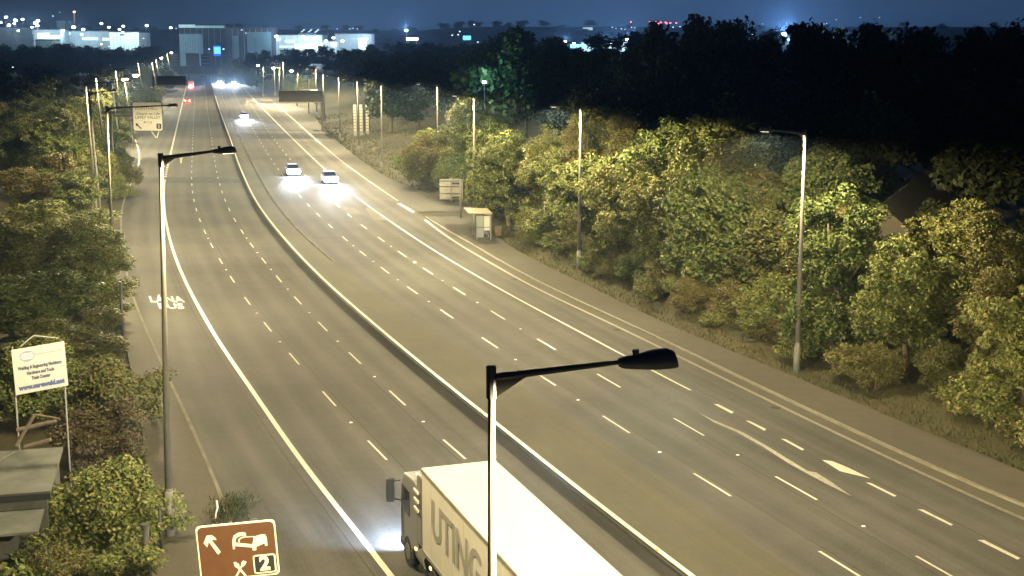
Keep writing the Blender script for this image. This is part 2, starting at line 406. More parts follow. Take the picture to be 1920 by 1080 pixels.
def kerbstones(line, h=0.10, w=0.15, y0=-30, y1=FAR, side=1, name='kerb', mt_=None):
    m = MB(); ys = [y for y in YS if y0 <= y <= y1]; prev = None
    for y in ys:
        x = line(y); q = w / max(line.heading(y).y, 0.35) * side
        ring = [(x, y, -0.03), (x, y, h + 0.004), (x + q, y, h + 0.004)]
        b = len(m.v); m.v += ring
        if prev is not None:
            for k in range(2): m.f.append((prev + k, prev + k + 1, b + k + 1, b + k))
        prev = b
    return tag(m.build(name, mt_ or M['kerb']), kind='structure')
kerbstones(kerbR, y1=136)
kerbstones(kerbL, 0.095, side=-1, mt_=M['kerbdull'])

# ------------------------------------------------------------------ markings
mk = MB(); mkw = MB(); mky = MB()
Z = 0.012
def ribbon(m, line, wd, y0, y1, z=Z, step=2.0, jit=0):
    ys = [y0]
    while ys[-1] < y1 - 0.01: ys.append(min(y1, ys[-1] + (step if ys[-1] < 260 else 10)))
    prev = None
    for y in ys:
        x = line(y); q = wd / 2 / max(line.heading(y).y, 0.35); b = len(m.v)
        m.v += [(x - q, y, z), (x + q, y, z)]
        if prev is not None: m.f.append((prev, prev + 1, b + 1, b))
        prev = b
def widen(y): return 1.0 + max(0, (y - 200)) / 700.0
def dashes(line, ref_px, P=9.1, L=3.0, wd=0.10, m=mk, ymax=700, studs=None):
    y = G(*ref_px).y; ys = [y]
    yy = y
    while yy > -10: yy -= P * line.heading(yy).y; ys.insert(0, yy)
    yy = y
    while yy < ymax: yy += P * line.heading(yy).y; ys.append(yy)
    for i, c in enumerate(ys):
        q = L / 2 * line.heading(c).y
        ribbon(m, line, wd * widen(c), c - q, c + q, step=1.0)
    return ys
d1 = dashes(lane1, (503, 613)); d2 = dashes(lane2, (606, 612))
d3 = dashes(lr1, (919, 643), ymax=560); d4 = dashes(lr2, (934, 591), ymax=560)
ribbon(mk, busL, 0.22, -20, 175); ribbon(mk, busL, 0.28, 215, 840)
y = 178.0
while y < 213: ribbon(mk, busL, 0.3, y, y + 1.4, step=1); y += 2.8
ribbon(mk, busR, 0.13, G(1295, 732).y, 260); ribbon(mk, busR, 0.24, 260, 800)
ribbon(mky, off(medR, -0.05), 0.16, G(630, 491).y, 820)
ribbon(mky, edgeL, 0.14, 140, 260)
ribbon(mkw, off(gutR, 0.05), 0.22, -10, 133, z=0.014)
ribbon(mkw, off(gutR, 0.05), 0.16, 150, 700, z=0.014)
ribbon(mkw, off(kerbR, 0.09), 0.12, -10, 130, z=0.113)
ribbon(mk, Line([(816, 427), (842, 449), (870, 466)]), 0.14, G(870, 466).y, G(816, 427).y) if False else None
def pq(m, pts, z=Z): m.poly([tuple(G(x, y)[:2]) + (z,) for x, y in pts])
# lane-drop arrows and short dashes on the nearest part of the far carriageway
for q in ([(1338, 758), (1346, 758), (1376, 773), (1372, 776)], [(1398, 789), (1406, 790), (1437, 805), (1433, 808)],
          [(1464, 823), (1473, 824), (1508, 843), (1504, 845)], [(1623, 905), (1633, 906), (1681, 930), (1677, 932)],
          [(1720, 955), (1731, 956), (1787, 984), (1783, 986)], [(1833, 1013), (1845, 1013), (1913, 1047), (1908, 1050)],
          [(1541, 863), (1552, 864), (1560, 865), (1588, 876), (1633, 898), (1600, 890), (1575, 884), (1553, 870)]): pq(mk, q)
for q in ([(1312, 775), (1338, 788), (1395, 812), (1440, 838), (1515, 884), (1530, 886), (1560, 905), (1597, 931), (1550, 908), (1520, 892), (1480, 870), (1430, 838), (1380, 810), (1338, 792)],): pq(mkw, q)
for q in ([(745, 382), (750, 381), (778, 397), (774, 399)],): pq(mk, q)
# arrow in the lane and the nose of the slip road
pq(mk, [(339, 292), (344, 297), (341, 297), (341, 306), (338, 306), (338, 297), (335, 297)])
for a, b in (((283, 245), (293, 259)), ((298, 246), (294, 259))):
    A, B = G(*a), G(*b); n = (B - A).normalized().cross(Vector((0, 0, 1))) * 0.12
    mk.poly([(A + n)[:2] + (Z,), (B + n)[:2] + (Z,), (B - n)[:2] + (Z,), (A - n)[:2] + (Z,)])
tag(mk.build('road_markings', M['paint']), kind='structure')
tag(mkw.build('worn_road_markings', M['wornpaint']), kind='structure')
tag(mky.build('edge_lines', M['yellow']), kind='structure')
# repairs in the surface, and gantry shadows laid as dark strips
def patch(px, mt, z=0.006, name='road_patch_and_shadow'):
    pts = [G(x, y) for x, y in px]; m = MB(); m.poly([(p.x, p.y, z) for p in pts])
    o = m.build(name, mt); ul = o.data.uv_layers.new(name='UVMap')
    for lp in o.data.loops: co = o.data.vertices[lp.vertex_index].co; ul.data[lp.index].uv = (co.x, co.y)
    tag(o, kind='structure')
patch([(640, 389), (663, 389), (683, 402), (655, 401)], M['patch']); patch([(684, 390), (692, 388), (727, 413), (702, 412)], M['patch'])
patch([(252, 333), (395, 332), (450, 337), (455, 343), (400, 343), (250, 343)], M['tar_and_shadow'])
patch([(262, 206.4), (415, 206.4), (415, 207.8), (262, 207.8)], M['tar_and_shadow']); patch([(455, 242), (600, 244.2), (600, 246), (456, 244)], M['tar_and_shadow'])  # shadows of the two gantry boards, painted as dark strips
patch([(300, 159), (480, 163), (480, 163.7), (300, 159.8)], M['tar_and_shadow'])  # far gantry shadow line, also painted as a dark strip
patch([(586, 445), (640, 446), (643, 447.4), (588, 446.4)], M['tar_and_shadow'])

tj = MB()
for ln_, o_ in ((lane1, .35), (lane2, -.3), (lr1, .3), (lr2, -.35), (busR, .4), (busL, -.5)):
    ribbon(tj, off(ln_, o_), 0.05, 30, 300, z=0.005)
tag(tj.build('surface_joints', M['tar_and_shadow']), kind='structure')
gd = MB()
for y_ in (44, 62, 80, 98, 118):
    x_ = gutR(y_) - .3; gd.box((x_, y_, .004), (.45, .45, .012), rz=-.6)
tag(gd.build('drain_covers', M['tar_and_shadow']), kind='structure')
# text helper: returns a mesh object made from lettering, in the XZ plane facing -Y
def text(body, size, mt, parent, loc, width=None, shear=0.0, bold=0.0, name='lettering', align='CENTER', flat_on_ground=False, extrude=0.004):
    cu = bpy.data.curves.new(name, 'FONT'); cu.body = body; cu.size = size; cu.align_x = align; cu.align_y = 'CENTER'
    cu.shear = shear; cu.offset = bold; cu.extrude = extrude; cu.resolution_u = 3
    t = bpy.data.objects.new('tmp', cu); sc.collection.objects.link(t)
    dg = bpy.context.evaluated_depsgraph_get(); me = bpy.data.meshes.new_from_object(t.evaluated_get(dg))
    bpy.data.objects.remove(t); bpy.data.curves.remove(cu)
    xs = [v.co.x for v in me.vertices]
    if width and xs:
        k = width / (max(xs) - min(xs))
        for v in me.vertices: v.co.x *= k
    if not flat_on_ground: me.transform(Matrix.Rotation(math.pi / 2, 4, 'X'))
    me.materials.clear(); me.materials.append(mt)
    o = bpy.data.objects.new(name, me); sc.collection.objects.link(o); o.location = loc
    if parent: o.parent = parent
    return o
M['letterpaint'] = paint_mat('lettering_paint', (0.30, 0.28, 0.23), 0.36)
# LANA / BUS painted in the near-side lane
def road_word(body, pxl, pxr, ytop, ybot):
    A = G(pxl, ybot); B = G(pxr, ybot); T = G((pxl + pxr) / 2, ytop)
    o = text(body, 1.0, M['letterpaint'], None, (0, 0, 0), flat_on_ground=True, bold=0.02, extrude=0.0, name='lane_lettering')
    me = o.data; xs = [v.co.x for v in me.vertices]; ys = [v.co.y for v in me.vertices]
    x0, x1, y0, y1 = min(xs), max(xs), min(ys), max(ys)
    for v in me.vertices:
        u = (v.co.x - x0) / (x1 - x0); t = (v.co.y - y0) / (y1 - y0)
        yy = A.y + (T.y - A.y) * t; lean = busL(yy) - busL(A.y)
        v.co = (A.x + (B.x - A.x) * u + lean, yy, Z + 0.002)
    tag(o, kind='structure')
road_word('LÁNA', 283, 347, 553, 567); road_word('BUS', 299, 347, 569, 579)

# cat's eyes between the dashes
def stud_mesh():
    m = MB(); m.loft([[(-.07, -.05, 0), (.07, -.05, 0), (.07, .05, 0), (-.07, .05, 0)], [(-.05, -.03, .025), (.05, -.03, .025), (.05, .03, .025), (-.05, .03, .025)]]); return m
M['stud'] = mat('road_stud_reflector', (0.85, 0.85, 0.8), 0.3)
st0 = None
for line, ds in ((lane1, d1), (lane2, d2), (lr1, d3), (lr2, d4)):
    for a, b in zip(ds[:-1], ds[1:]):
        yy = (a + b) / 2
        if yy < 36 or yy > 120: continue
        if random.random() < 0.12: continue
        if st0 is None: o = st0 = stud_mesh().build('road_stud', M['stud'])
        else: o = st0.copy(); sc.collection.objects.link(o)
        o.location = (line(yy), yy, 0.004)
        tag(o, 'small pale reflective stud set in the asphalt between two lane dashes', 'road stud', 'reflective studs along the lane lines')

# ------------------------------------------------------------------ median guard rail
def guard_rail():
    root = empty('guard_rail', (railL(60), 60, 0)); o0 = Vector(root.location)
    tag(root, 'long low metal barrier with pale top edge running along the middle of the road', 'barrier')
    m = MB(); prev = None
    for y in [y for y in YS if y < 860]:
        h = railL.heading(y); n = Vector((h.y, -h.x, 0)); c = Vector((railL(y), y, 0))
        prof = [(0.0, 0.09), (-0.04, 0.12), (-0.04, 0.17), (0.0, 0.20), (0.0, 0.22), (-0.04, 0.25), (-0.04, 0.29), (0.0, 0.32), (0.11, 0.32), (0.11, 0.28)]
        b = len(m.v)
        for (a, z) in prof: m.v.append(tuple(c + n * a + Vector((0, 0, z)) - o0))
        if prev is not None:
            for k in range(len(prof) - 1): m.f.append((prev + k, prev + k + 1, b + k + 1, b + k))
        prev = b
    m.build('beam', M['railshade'], root)
    t = MB(); prev = None
    for y in [y for y in YS if y < 860]:
        h = railL.heading(y); n = Vector((h.y, -h.x, 0)); c = Vector((railL(y), y, 0)); b = len(t.v)
        wd = 0.085 * widen(y)
        for (a, z) in ((-wd, 0.315), (-wd, 0.345), (wd, 0.345), (wd, 0.315)): t.v.append(tuple(c + n * (a + 0.03) + Vector((0, 0, z)) - o0))
        if prev is not None:
            for k in range(3): t.f.append((prev + k, prev + k + 1, b + k + 1, b + k))
        prev = b
    t.build('top_rail', M['raillit'], root)
    base = MB(); prev = None
    for y in [y for y in YS if y < 860]:
        h = railL.heading(y); n = Vector((h.y, -h.x, 0)); c = Vector((railL(y), y, 0)); b = len(base.v)
        for (a, z) in ((0.02, -0.02), (0.02, 0.10), (0.2, 0.10), (0.24, -0.02)): base.v.append(tuple(c + n * a + Vector((0, 0, z)) - o0))
        if prev is not None:
            for k in range(3): base.f.append((prev + k, prev + k + 1, b + k + 1, b + k))
        prev = b
    base.build('plinth', M['railshade'], root)
    y = 34.0; p0 = None; k = 0
    while k < 60:
        h = railL.heading(y); n = Vector((h.y, -h.x, 0)); c = Vector((railL(y), y, 0)) - o0 - n * 0.07 + Vector((0, 0, 0.38))
        if k % 2 == 0:
            if p0 is None:
                p0 = MB().box((0, 0, 0), (0.05, 0.10, 0.08)).box((0, 0, 0.05), (0.03, 0.06, 0.03)).build('reflector', M['refl'], root)
                o = p0
            else: o = p0.copy(); sc.collection.objects.link(o); o.parent = root
            o.location = c; o.rotation_euler = (0, 0, math.atan2(-h.x, h.y))
        y += 4.6 * h.y; k += 1
M['railshade'] = mat('barrier_side_shade', (0.045, 0.044, 0.04), 0.7, 0.2, noise=0.3, scale=2)  # shade of the unlit face is put into this dark colour
M['raillit'] = mat('barrier_top_lit', (0.55, 0.52, 0.43), 0.5, 0.1, noise=0.2, scale=1)  # lamp light on the top edge is put into this pale colour
M['refl'] = mat('amber_reflector', (0.6, 0.42, 0.1), 0.4)
guard_rail()

# ------------------------------------------------------------------ lamps
M['lampglow'] = mat('lit_lamp_bowl', (0.9, 0.8, 0.6), 0.4, emis=(1.0, 0.86, 0.66), estr=60)
M['lens'] = mat('lamp_lens', (0.5, 0.48, 0.4), 0.2, emis=(1.0, 0.8, 0.5), estr=5)
def batwing(ld, lim=5.0, p=2.3):
    """road lantern optics: throws more light out to the sides than straight down"""
    ld.use_nodes = True; n = ld.node_tree; em = n.nodes.get('Emission')
    tc = n.nodes.new('ShaderNodeTexCoord'); sx = n.nodes.new('ShaderNodeSeparateXYZ'); n.links.new(tc.outputs['Normal'], sx.inputs[0])
    c = mth(n, 'MAXIMUM', mth(n, 'ABSOLUTE', sx.outputs['Z']), 0.12)
    n.links.new(mth(n, 'MINIMUM', mth(n, 'POWER', c, -p), lim), em.inputs['Strength'])
def street_lamp(base, top, end, label, group, lit=True, bowl=False, power=1.0, r=0.095, col=WARM, name='street_lamp'):
    """base, top, end: world points of foot, pole top and far tip of the head"""
    base, top, end = Vector(base), Vector(top), Vector(end)
    root = empty(name, base); tag(root, label, 'street lamp', group)
    t = top - base; e = end - base
    lean = Vector((t.x, t.y, t.z))
    m = MB(); m.tube((0, 0, -0.3), lean * 0.13, r * 1.25, r * 1.22, 14).tube(lean * 0.13, lean * 0.135, r * 1.22, r, 14).tube(lean * 0.135, lean, r, r * 0.52, 14)
    m.build('pole', M['steel'], root, smooth=True)
    a = e - lean; L = a.length; u = a.normalized(); hl = min(0.85, L * 0.32)
    hs = lean + u * (L - hl)
    n = Vector((0, 0, 1)); s = u.cross(n).normalized(); up = s.cross(u).normalized()
    if up.z < 0: up = -up
    arm = MB(); arm.tube(lean - Vector((0, 0, 0.12)), hs - up * 0.0, r * 0.62, r * 0.36, 8)
    arm.poly([lean - Vector((0, 0, 0.45)) + s * .02, lean - Vector((0, 0, 0.1)) + s * .02, lean + u * 0.55 - Vector((0, 0, 0.1)) + s * .02])
    arm.tube(lean - Vector((0, 0, 0.42)), lean + Vector((0, 0, 0.05)), r * 0.75, r * 0.75, 10)
    arm.build('arm', M['darksteel'], root, smooth=False)
    # luminaire: tapered shell
    hd = MB(); rings = []
    for f_, wd, h0, h1 in ((0, .05, -.05, .05), (.08, .085, -.075, .07), (.3, .12, -.09, .09), (.6, .165, -.10, .14), (.82, .16, -.10, .15), (.95, .12, -.10, .10), (1, .07, -.10, -.02)):
        c = hs + u * hl * f_; k = hl / 0.85; wd *= k; h0 *= k; h1 *= k
        rings.append([c + s * a_ + up * b_ for a_, b_ in ((-wd, h0), (wd, h0), (wd, (h0 + h1) / 2), (wd * .6, h1), (-wd * .6, h1), (-wd, (h0 + h1) / 2))])
    hd.loft(rings); ho = hd.build('lamp_head', M['lamphead'], root, smooth=True)
    cl = hs + u * hl * 0.66 - up * 0.105
    ls = MB()
    if bowl:
        for k in range(4):
            a0, a1 = k / 4 * math.pi / 2, (k + 1) / 4 * math.pi / 2
            ls.tube(cl - up * 0.45 * math.sin(a0), cl - up * 0.45 * math.sin(a1), 0.5 * math.cos(a0), 0.5 * math.cos(a1) + 1e-3, 12)
    else:
        ls.loft([[cl + u * x + s * y_ - up * z_ for x, y_ in ((-.18, -.09), (.18, -.10), (.18, .10), (-.18, .09))] for z_ in (-0.004, 0.002)])
    ls.build('lens', M['lampglow'] if bowl else M['lens'], ho)
    MB().tube(hs + u * hl * .3 + up * .07, hs + u * hl * .3 + up * .17, .045, .05, 8).build('photocell', M['lamphead'], ho)
    if lit:
        ld = bpy.data.lights.new('lamp_light', 'SPOT'); ld.energy = LAMP_P * power; ld.color = col
        ld.spot_size = math.radians(173); ld.spot_blend = 0.12; ld.shadow_soft_size = 0.15; batwing(ld)
        lo = bpy.data.objects.new('lamp_light', ld); sc.collection.objects.link(lo); lo.parent = root
        lo.location = cl - up * (0.55 if bowl else 0.06)
    return root
def lamp_px(bx, by, tx, ty, ex, ey, label, group, z=None, **k):
    b = G(bx, by); d = b.y; t = D(tx, ty, d)
    e = G(ex, ey, t.z + 0.12) if abs(ey - ty) < 40 and t.z < 16 and (ey > 150) else None
    if e is None or (e - t).length > 5: e = t + Vector((ex, ey, 0)).normalized() * 2.3 if abs(ex) < 2 else t + Vector((2.3, 0, 0.1))
    return street_lamp(b, t, e, label, group, **k)
def lamp_dir(bx, by, tx, ty, dx, label, group, ln=2.4, **k):
    b = G(bx, by); t = D(tx, ty, b.y); e = t + Vector((dx * ln, 0.05 * ln, 0.12))
    return street_lamp(b, t, e, label, group, **k)
GL = 'street lamps along the left edge of the road'; GR = 'street lamps along the right edge of the road'
# nearest lamp, its foot below the picture
top = G(921, 693, 12.5); street_lamp((top.x + 0.02, top.y, 0), top, G(1271, 673, 12.65), 'nearest street lamp with dark head reaching over the lorry and median', GL, r=0.098, power=1.0)
lamp_px(318, 1008, 301, 290, 443, 281, 'tall street lamp at the left kerb whose foot stands above the brown sign', GL, r=0.125)
b = G(212, 500); t = D(200, 200, b.y); street_lamp(b, t, t + Vector((6.6 * .82, 0.3, 0.1)), 'street lamp whose dark arm crosses the white motorway exit sign', GL, r=0.12, power=1.25)
b = G(181, 405); t = D(160, 154, b.y); street_lamp(b, t, t + Vector((4.6, 0.2, 0.1)), 'leftmost tall pale lamp post rising out of the left hedge', GL, r=0.13, power=1.1)
for i, (tx, ty, d, bowl, lab) in enumerate([
    (167, 172, 118, False, 'thin pale lamp post just right of the leftmost tall post'),
    (179, 143, 200, False, 'pale lamp post behind the leftmost pair, half sunk in the hedge'),
    (188, 122, 300, False, 'short pale post showing far behind the left hedge top'),
    (209, 148, 215, True, 'lit lamp on a pale post above and left of the white exit sign'),
    (216, 130, 270, False, 'slim pale lamp post between the two lit lamps over the left hedge'),
    (232, 140, 240, True, 'brightest lit lamp above the left hedge, beside the round green tree'),
    (258, 116, 380, False, 'far lamp post rising from the round green tree on the left'),
    (284, 115, 420, False, 'far left lamp post just left of the dark gantry board'),
    (291, 108, 480, True, 'left one of two glowing lamps far down the left side'),
    (298, 104, 540, False, 'far lamp post between the two far glowing lamps'),
    (312, 98, 600, True, 'right one of two glowing lamps far down the left side')]):
    t = D(tx, ty, d); b = Vector((t.x + 0.012 * d * 0.35, d, gh(t.x, d)))
    street_lamp(b, t, t + Vector((2.4, 0, 0.1)), lab, GL, r=0.10 * (1 + d / 500), bowl=bowl, power=0.8 if d < 500 else 1.0, lit=(i in (1, 4, 5, 6, 7, 8, 10)))
# right side
lamp_px(1493, 700, 1510, 246, 1425, 243, 'tallest lamp post on the right, its long arm reaching left over the bank', GR, r=0.135, power=0.8)
lamp_px(1085, 510, 1089, 200, 1032, 198, 'lamp post on the right standing before the brightly lit maple', GR, r=0.13)
lamp_px(889, 426, 889, 180, 848, 178, 'lamp post right behind the bus shelter', GR, r=0.13, power=0.9)
lamp_dir(822, 352, 820, 158, -1, 'lamp post just left of the large grey sign back', GR, r=0.13, ln=2.6)
for i, (bx, by, tx, ty, lab) in enumerate([
    (716, 325, 715, 157, 'lamp post standing alone right of the slatted sign back'),
    (673, 292, 670, 150, 'lamp post standing in front of the slatted sign back'),
    (638, 266, 635, 142, 'lamp post left of the slatted sign back on the grass slope'),
    (609, 240, 606, 137, 'lamp post directly beside the upright of the right gantry board'),
    (594, 222, 592, 128, 'far lamp post rising over the right gantry board, right one of a close pair'),
    (579, 212, 577, 122, 'far lamp post rising over the right gantry board, left one of a close pair'),
    (533, 192, 531, 114, 'far lamp post right of the second glowing lamp'),
    (516, 182, 514, 112, 'far lamp post just left of the second glowing lamp')]):
    lamp_dir(bx, by, tx, ty, -1, lab, GR, r=0.12 + 0.012 * i, lit=(i % 2 == 0) or i < 4, power=1.0 if i < 4 else 1.5)
for i, (x, y, d, lab) in enumerate([(491, 122, 470, 'largest glowing lamp far down the right side, above the oncoming cars'),
                                (521, 127, 430, 'middle one of three glowing lamps far down the right side'),
                                (555, 132, 400, 'rightmost of three glowing lamps far down the right side')]):
    t = D(x, y, d); b = Vector((t.x, d, gh(t.x, d)))
    street_lamp(b, t + Vector((0.6, 0, 0)), t + Vector((-1.6, 0, 0.1)), lab, GR, r=0.16, bowl=True, power=1.0)
# two lamps just outside the frame, as the row spacing calls for
street_lamp((vergeR(38) + 1.0, 38, 0.2), (vergeR(38) + 1.0, 38, 12.6), (vergeR(38) - 1.4, 38, 12.7), 'street lamp just beyond the right edge of the picture', GR, power=0.35)
street_lamp((19, 5, 0.1), (19, 5, 12.6), (16.4, 5, 12.7), 'street lamp behind the camera on the right verge', GR, power=0.9)

# ------------------------------------------------------------------ signs
def rounded(w_, h_, r, n=5):
    pts = []
    for cx, cy, a0 in ((w_ / 2 - r, h_ / 2 - r, 0), (-w_ / 2 + r, h_ / 2 - r, 90), (-w_ / 2 + r, -h_ / 2 + r, 180), (w_ / 2 - r, -h_ / 2 + r, 270)):
        for k in range(n + 1):
            a = math.radians(a0 + 90 * k / n); pts.append((cx + r * math.cos(a), cy + r * math.sin(a)))
    return pts
def face(pts, y, th, name, mt, parent, loc=(0, 0, 0)):
    return MB().prism([(p[0], p[1]) for p in pts], y - th, y).build(name, mt, parent, loc=loc)
def exit_sign():
    d = 168.0; A = D(247, 191, d); B = D(304, 191, d); C_ = D(275, 246, d)
    w_ = (B - A).length; h_ = A.z - C_.z; cz = (A.z + C_.z) / 2; cx = (A.x + B.x) / 2
    px = D(206, 213, d).x
    root = empty('exit_sign', (px, d + 0.25, 0)); tag(root, 'white road exit sign with rounded corners hung from a dark arm over the bus lane', 'road sign')
    MB().tube((0, 0, -.2), (0, 0, cz + 0.6), .2, .16, 12).build('post', M['darksteel'], root, smooth=True)
    MB().box(((cx - px) / 2 + 0.4, 0, cz + 0.5), (cx - px + w_ * .8, 0.22, 0.35)).box(((cx - px) / 2 - .6, 0, cz + .12), (cx - px - w_ * .5, .2, .3)).build('arm', M['darksteel'], root)
    pn = empty('panel', (cx - px, -0.2, cz), math.radians(-3), root)
    face(rounded(w_, h_, .28), 0, .06, 'border', M['black'], pn)
    f = face(rounded(w_ - .12, h_ - .12, .24), -.064, .01, 'sign_face', M['white'], pn)
    k = w_ / 3.9
    M['greytext'] = mat('faded_sign_text', (0.22, 0.2, 0.13), 0.5)
    text('FONTHILL', .50 * k, M['greytext'], f, (-.1 * k, -.08, 1.02 * k), width=2.9 * k)
    text('Gleann na Life', .46 * k, M['greytext'], f, (0, -.08, .36 * k), width=3.1 * k, shear=.3, bold=.008)
    text('LIFFEY VALLEY', .50 * k, M['greytext'], f, (0.02, -.08, -.12 * k), width=3.3 * k, bold=.008)
    text('R113', .42 * k, M['greytext'], f, (0, -.08, -.75 * k), width=1.0 * k, bold=.006)
    ar = [(-1.65, -.85), (-1.35, -.85), (-1.15, -1.1), (-1.1, -.95), (-.95, -1.0), (-1.0, -1.25), (-.75, -1.5), (-.85, -1.6), (-1.15, -1.38), (-1.4, -1.45), (-1.42, -1.33), (-1.6, -1.3)]
    ar = [(-1.62, -.82), (-1.2, -.95), (-1.33, -1.05), (-.82, -1.5), (-.93, -1.6), (-1.43, -1.15), (-1.5, -1.3)]
    MB().prism([(x * k, z * k) for x, z in ar], -.09, -.08).build('arrow', M['black'], f)
    b = MB().prism([(x + 1.42 * k, z - 1.22 * k) for x, z in rounded(.62 * k, .66 * k, .1)], -.09, -.08).build('number_box', M['black'], f)
    text('2', .5 * k, M['white'], b, (1.42 * k, -.1, -1.22 * k), bold=.015)
exit_sign()
def brown_sign():
    d = 31.0; A = D(368, 990, d); B = D(521, 976, d); w_ = math.hypot((B.x - A.x), 0.25) * .95; h_ = w_ * 0.74
    c = (A + B) / 2; yaw = math.radians(6)
    root = empty('tourist_sign', (c.x, d, 0.05), yaw); tag(root, 'brown tourist road sign with white arrow, bed and cutlery symbols, number 2', 'road sign')
    zc = c.z - h_ / 2
    for s in (-1, 1): MB().tube((s * w_ * .3, 0.08, -.05), (s * w_ * .3, .08, zc + h_ * .45), .05, .05, 10).build('post', M['steel'], root, smooth=True)
    pn = empty('panel', (0, -.02, zc), 0, root); pn.rotation_euler = (0, math.radians(-3.5), 0)
    bd = face(rounded(w_, h_, .10), 0, .03, 'border', M['cream'], pn)
    f = face(rounded(w_ - .07, h_ - .07, .12), -.033, .006, 'sign_face', M['brown'], pn)
    # symbol coordinates measured on the sign: u 0..1 to the right, v 0..1 downwards, over the brown face
    def U(pts): return [((u - .5) * (w_ - .1), (.5 - v) * (h_ - .1)) for u, v in pts]
    y0, y1 = -.047, -.040
    MB().prism(U([(.11, .15), (.175, .145), (.225, .21), (.235, .25), (.165, .235), (.275, .49), (.235, .535), (.13, .27), (.105, .375), (.06, .285), (.07, .27)]), y0, y1).build('arrow', M['cream'], f)
    bed = MB()
    hb = [(.44, .46), (.44, .30), (.465, .20), (.52, .155), (.59, .145), (.63, .17), (.63, .235), (.605, .225), (.55, .215), (.50, .245), (.485, .29), (.485, .34), (.70, .40), (.715, .35), (.725, .26), (.76, .245), (.84, .22), (.885, .235), (.90, .30), (.90, .45), (.87, .455), (.865, .40), (.75, .455), (.745, .52), (.70, .52), (.695, .46), (.47, .40), (.465, .46)]
    bed.prism(U(hb), y0, y1)
    bed.prism(U([(.52, .285), (.55, .25), (.62, .235), (.74, .245), (.73, .26), (.62, .25), (.56, .265), (.535, .30), (.535, .34), (.52, .335)]), y0 - .001, y1)
    bed.build('bed_symbol', M['cream'], f)
    cu = MB()
    cu.prism(U([(.43, .72), (.45, .71), (.50, .76), (.50, .82), (.585, 1.0), (.56, 1.01), (.475, .84), (.44, .80)]), y0, y1)
    cu.prism(U([(.555, .70), (.57, .705), (.545, .765), (.575, .71), (.59, .715), (.56, .775), (.59, .72), (.60, .73), (.57, .80), (.53, .83), (.455, 1.01), (.43, 1.0), (.52, .80), (.53, .74)]), y0 - .001, y1)
    cu.build('cutlery_symbol', M['cream'], f)
    bx = U([(.84, .80)])[0]
    o = MB().prism([(x + bx[0], z + bx[1]) for x, z in rounded(.285 * w_, .34 * h_, .06)], -.047, -.040).build('number_border', M['cream'], f)
    o2 = MB().prism([(x + bx[0], z + bx[1]) for x, z in rounded(.285 * w_ - .07, .34 * h_ - .07, .04)], -.053, -.0475).build('number_box', M['black'], f)
    text('2', .56 * h_ * .62, M['cream'], f, (bx[0], -.058, bx[1]), bold=.02, name='number')
    MB().tube((w_ * .18, .08, zc + h_ / 2 + .02), (w_ * .25, .08, zc + h_ / 2 + .03), .02).build('clip', M['darksteel'], root)
brown_sign()
def billboard():
    d = 49.0; A = D(23, 655, d); B = D(121, 638, d); w_ = (B.x - A.x); zt = (A.z + B.z) / 2; h_ = D(27, 656, d).z - D(27, 740, d).z
    cx = (A.x + B.x) / 2; yaw = math.radians(38)
    root = empty('advertising_sign', (cx, d, 0), yaw); tag(root, 'white trade sign on thin posts with oval emblem and web address, in the left bushes', 'sign board')
    zc = zt - h_ / 2 - .02
    for s in (-1, 1): MB().tube((s * w_ * .47, .1, -.1), (s * w_ * .47, .1, zc + h_ * .5 + .05), .035, .035, 8).build('post', M['signgrey'], root)
    MB().path([(-w_ * .32, .12, zc + h_ / 2 + .02), (-w_ * .05, .18, zc + h_ / 2 + .36), (w_ * .45, .3, zc + h_ / 2 + .1)], [.022, .022, .022], 6).build('stay', M['signgrey'], root)
    pn = empty('panel', (0, 0, zc), 0, root); pn.rotation_euler = (0, math.radians(-2), 0)
    f = face([(-w_ / 2, -h_ / 2), (w_ / 2, -h_ / 2), (w_ / 2, h_ / 2), (-w_ / 2, h_ / 2)], 0, .04, 'board', M['boardwhite'], pn)
    M['paleblue'] = mat('faded_blue_print', (0.15, 0.155, 0.22), 0.5); M['dkprint'] = mat('dark_print', (0.04, 0.04, 0.06), 0.5); M['urlprint'] = mat('web_print', (0.03, 0.05, 0.12), 0.5)
    el = MB()
    for k in (1.0,):
        el.prism([(-w_ * .22 + .145 * w_ * math.cos(a), h_ * .31 + .125 * h_ * math.sin(a)) for a in [i * math.pi / 12 for i in range(24)]], -.046, -.0405)
    lo = el.build('emblem', M['paleblue'], f)
    ln = MB()
    for i in range(5): ln.box((-w_ * .22, -.048, h_ * (.25 + .03 * i)), (.26 * w_ * (1 - .12 * abs(i - 2)), .003, .008))
    ln.build('emblem_lines', M['white'], lo)
    text('INTERNATIONAL LTD', .1, M['paleblue'], f, (w_ * .18, -.044, h_ * .32), width=.5 * w_)
    text('Welding & Engineering Machinery', .17, M['dkprint'], f, (0, -.044, h_ * .06), width=.84 * w_, bold=.012)
    text('Hardware and Tools', .17, M['dkprint'], f, (0, -.044, -h_ * .07), width=.52 * w_, bold=.012)
    text('Trade Counter', .17, M['dkprint'], f, (0, -.044, -h_ * .19), width=.36 * w_, bold=.012)
    text('www.sureweld.net', .24, M['urlprint'], f, (0, -.044, -h_ * .37), width=.88 * w_, bold=.02)
billboard()
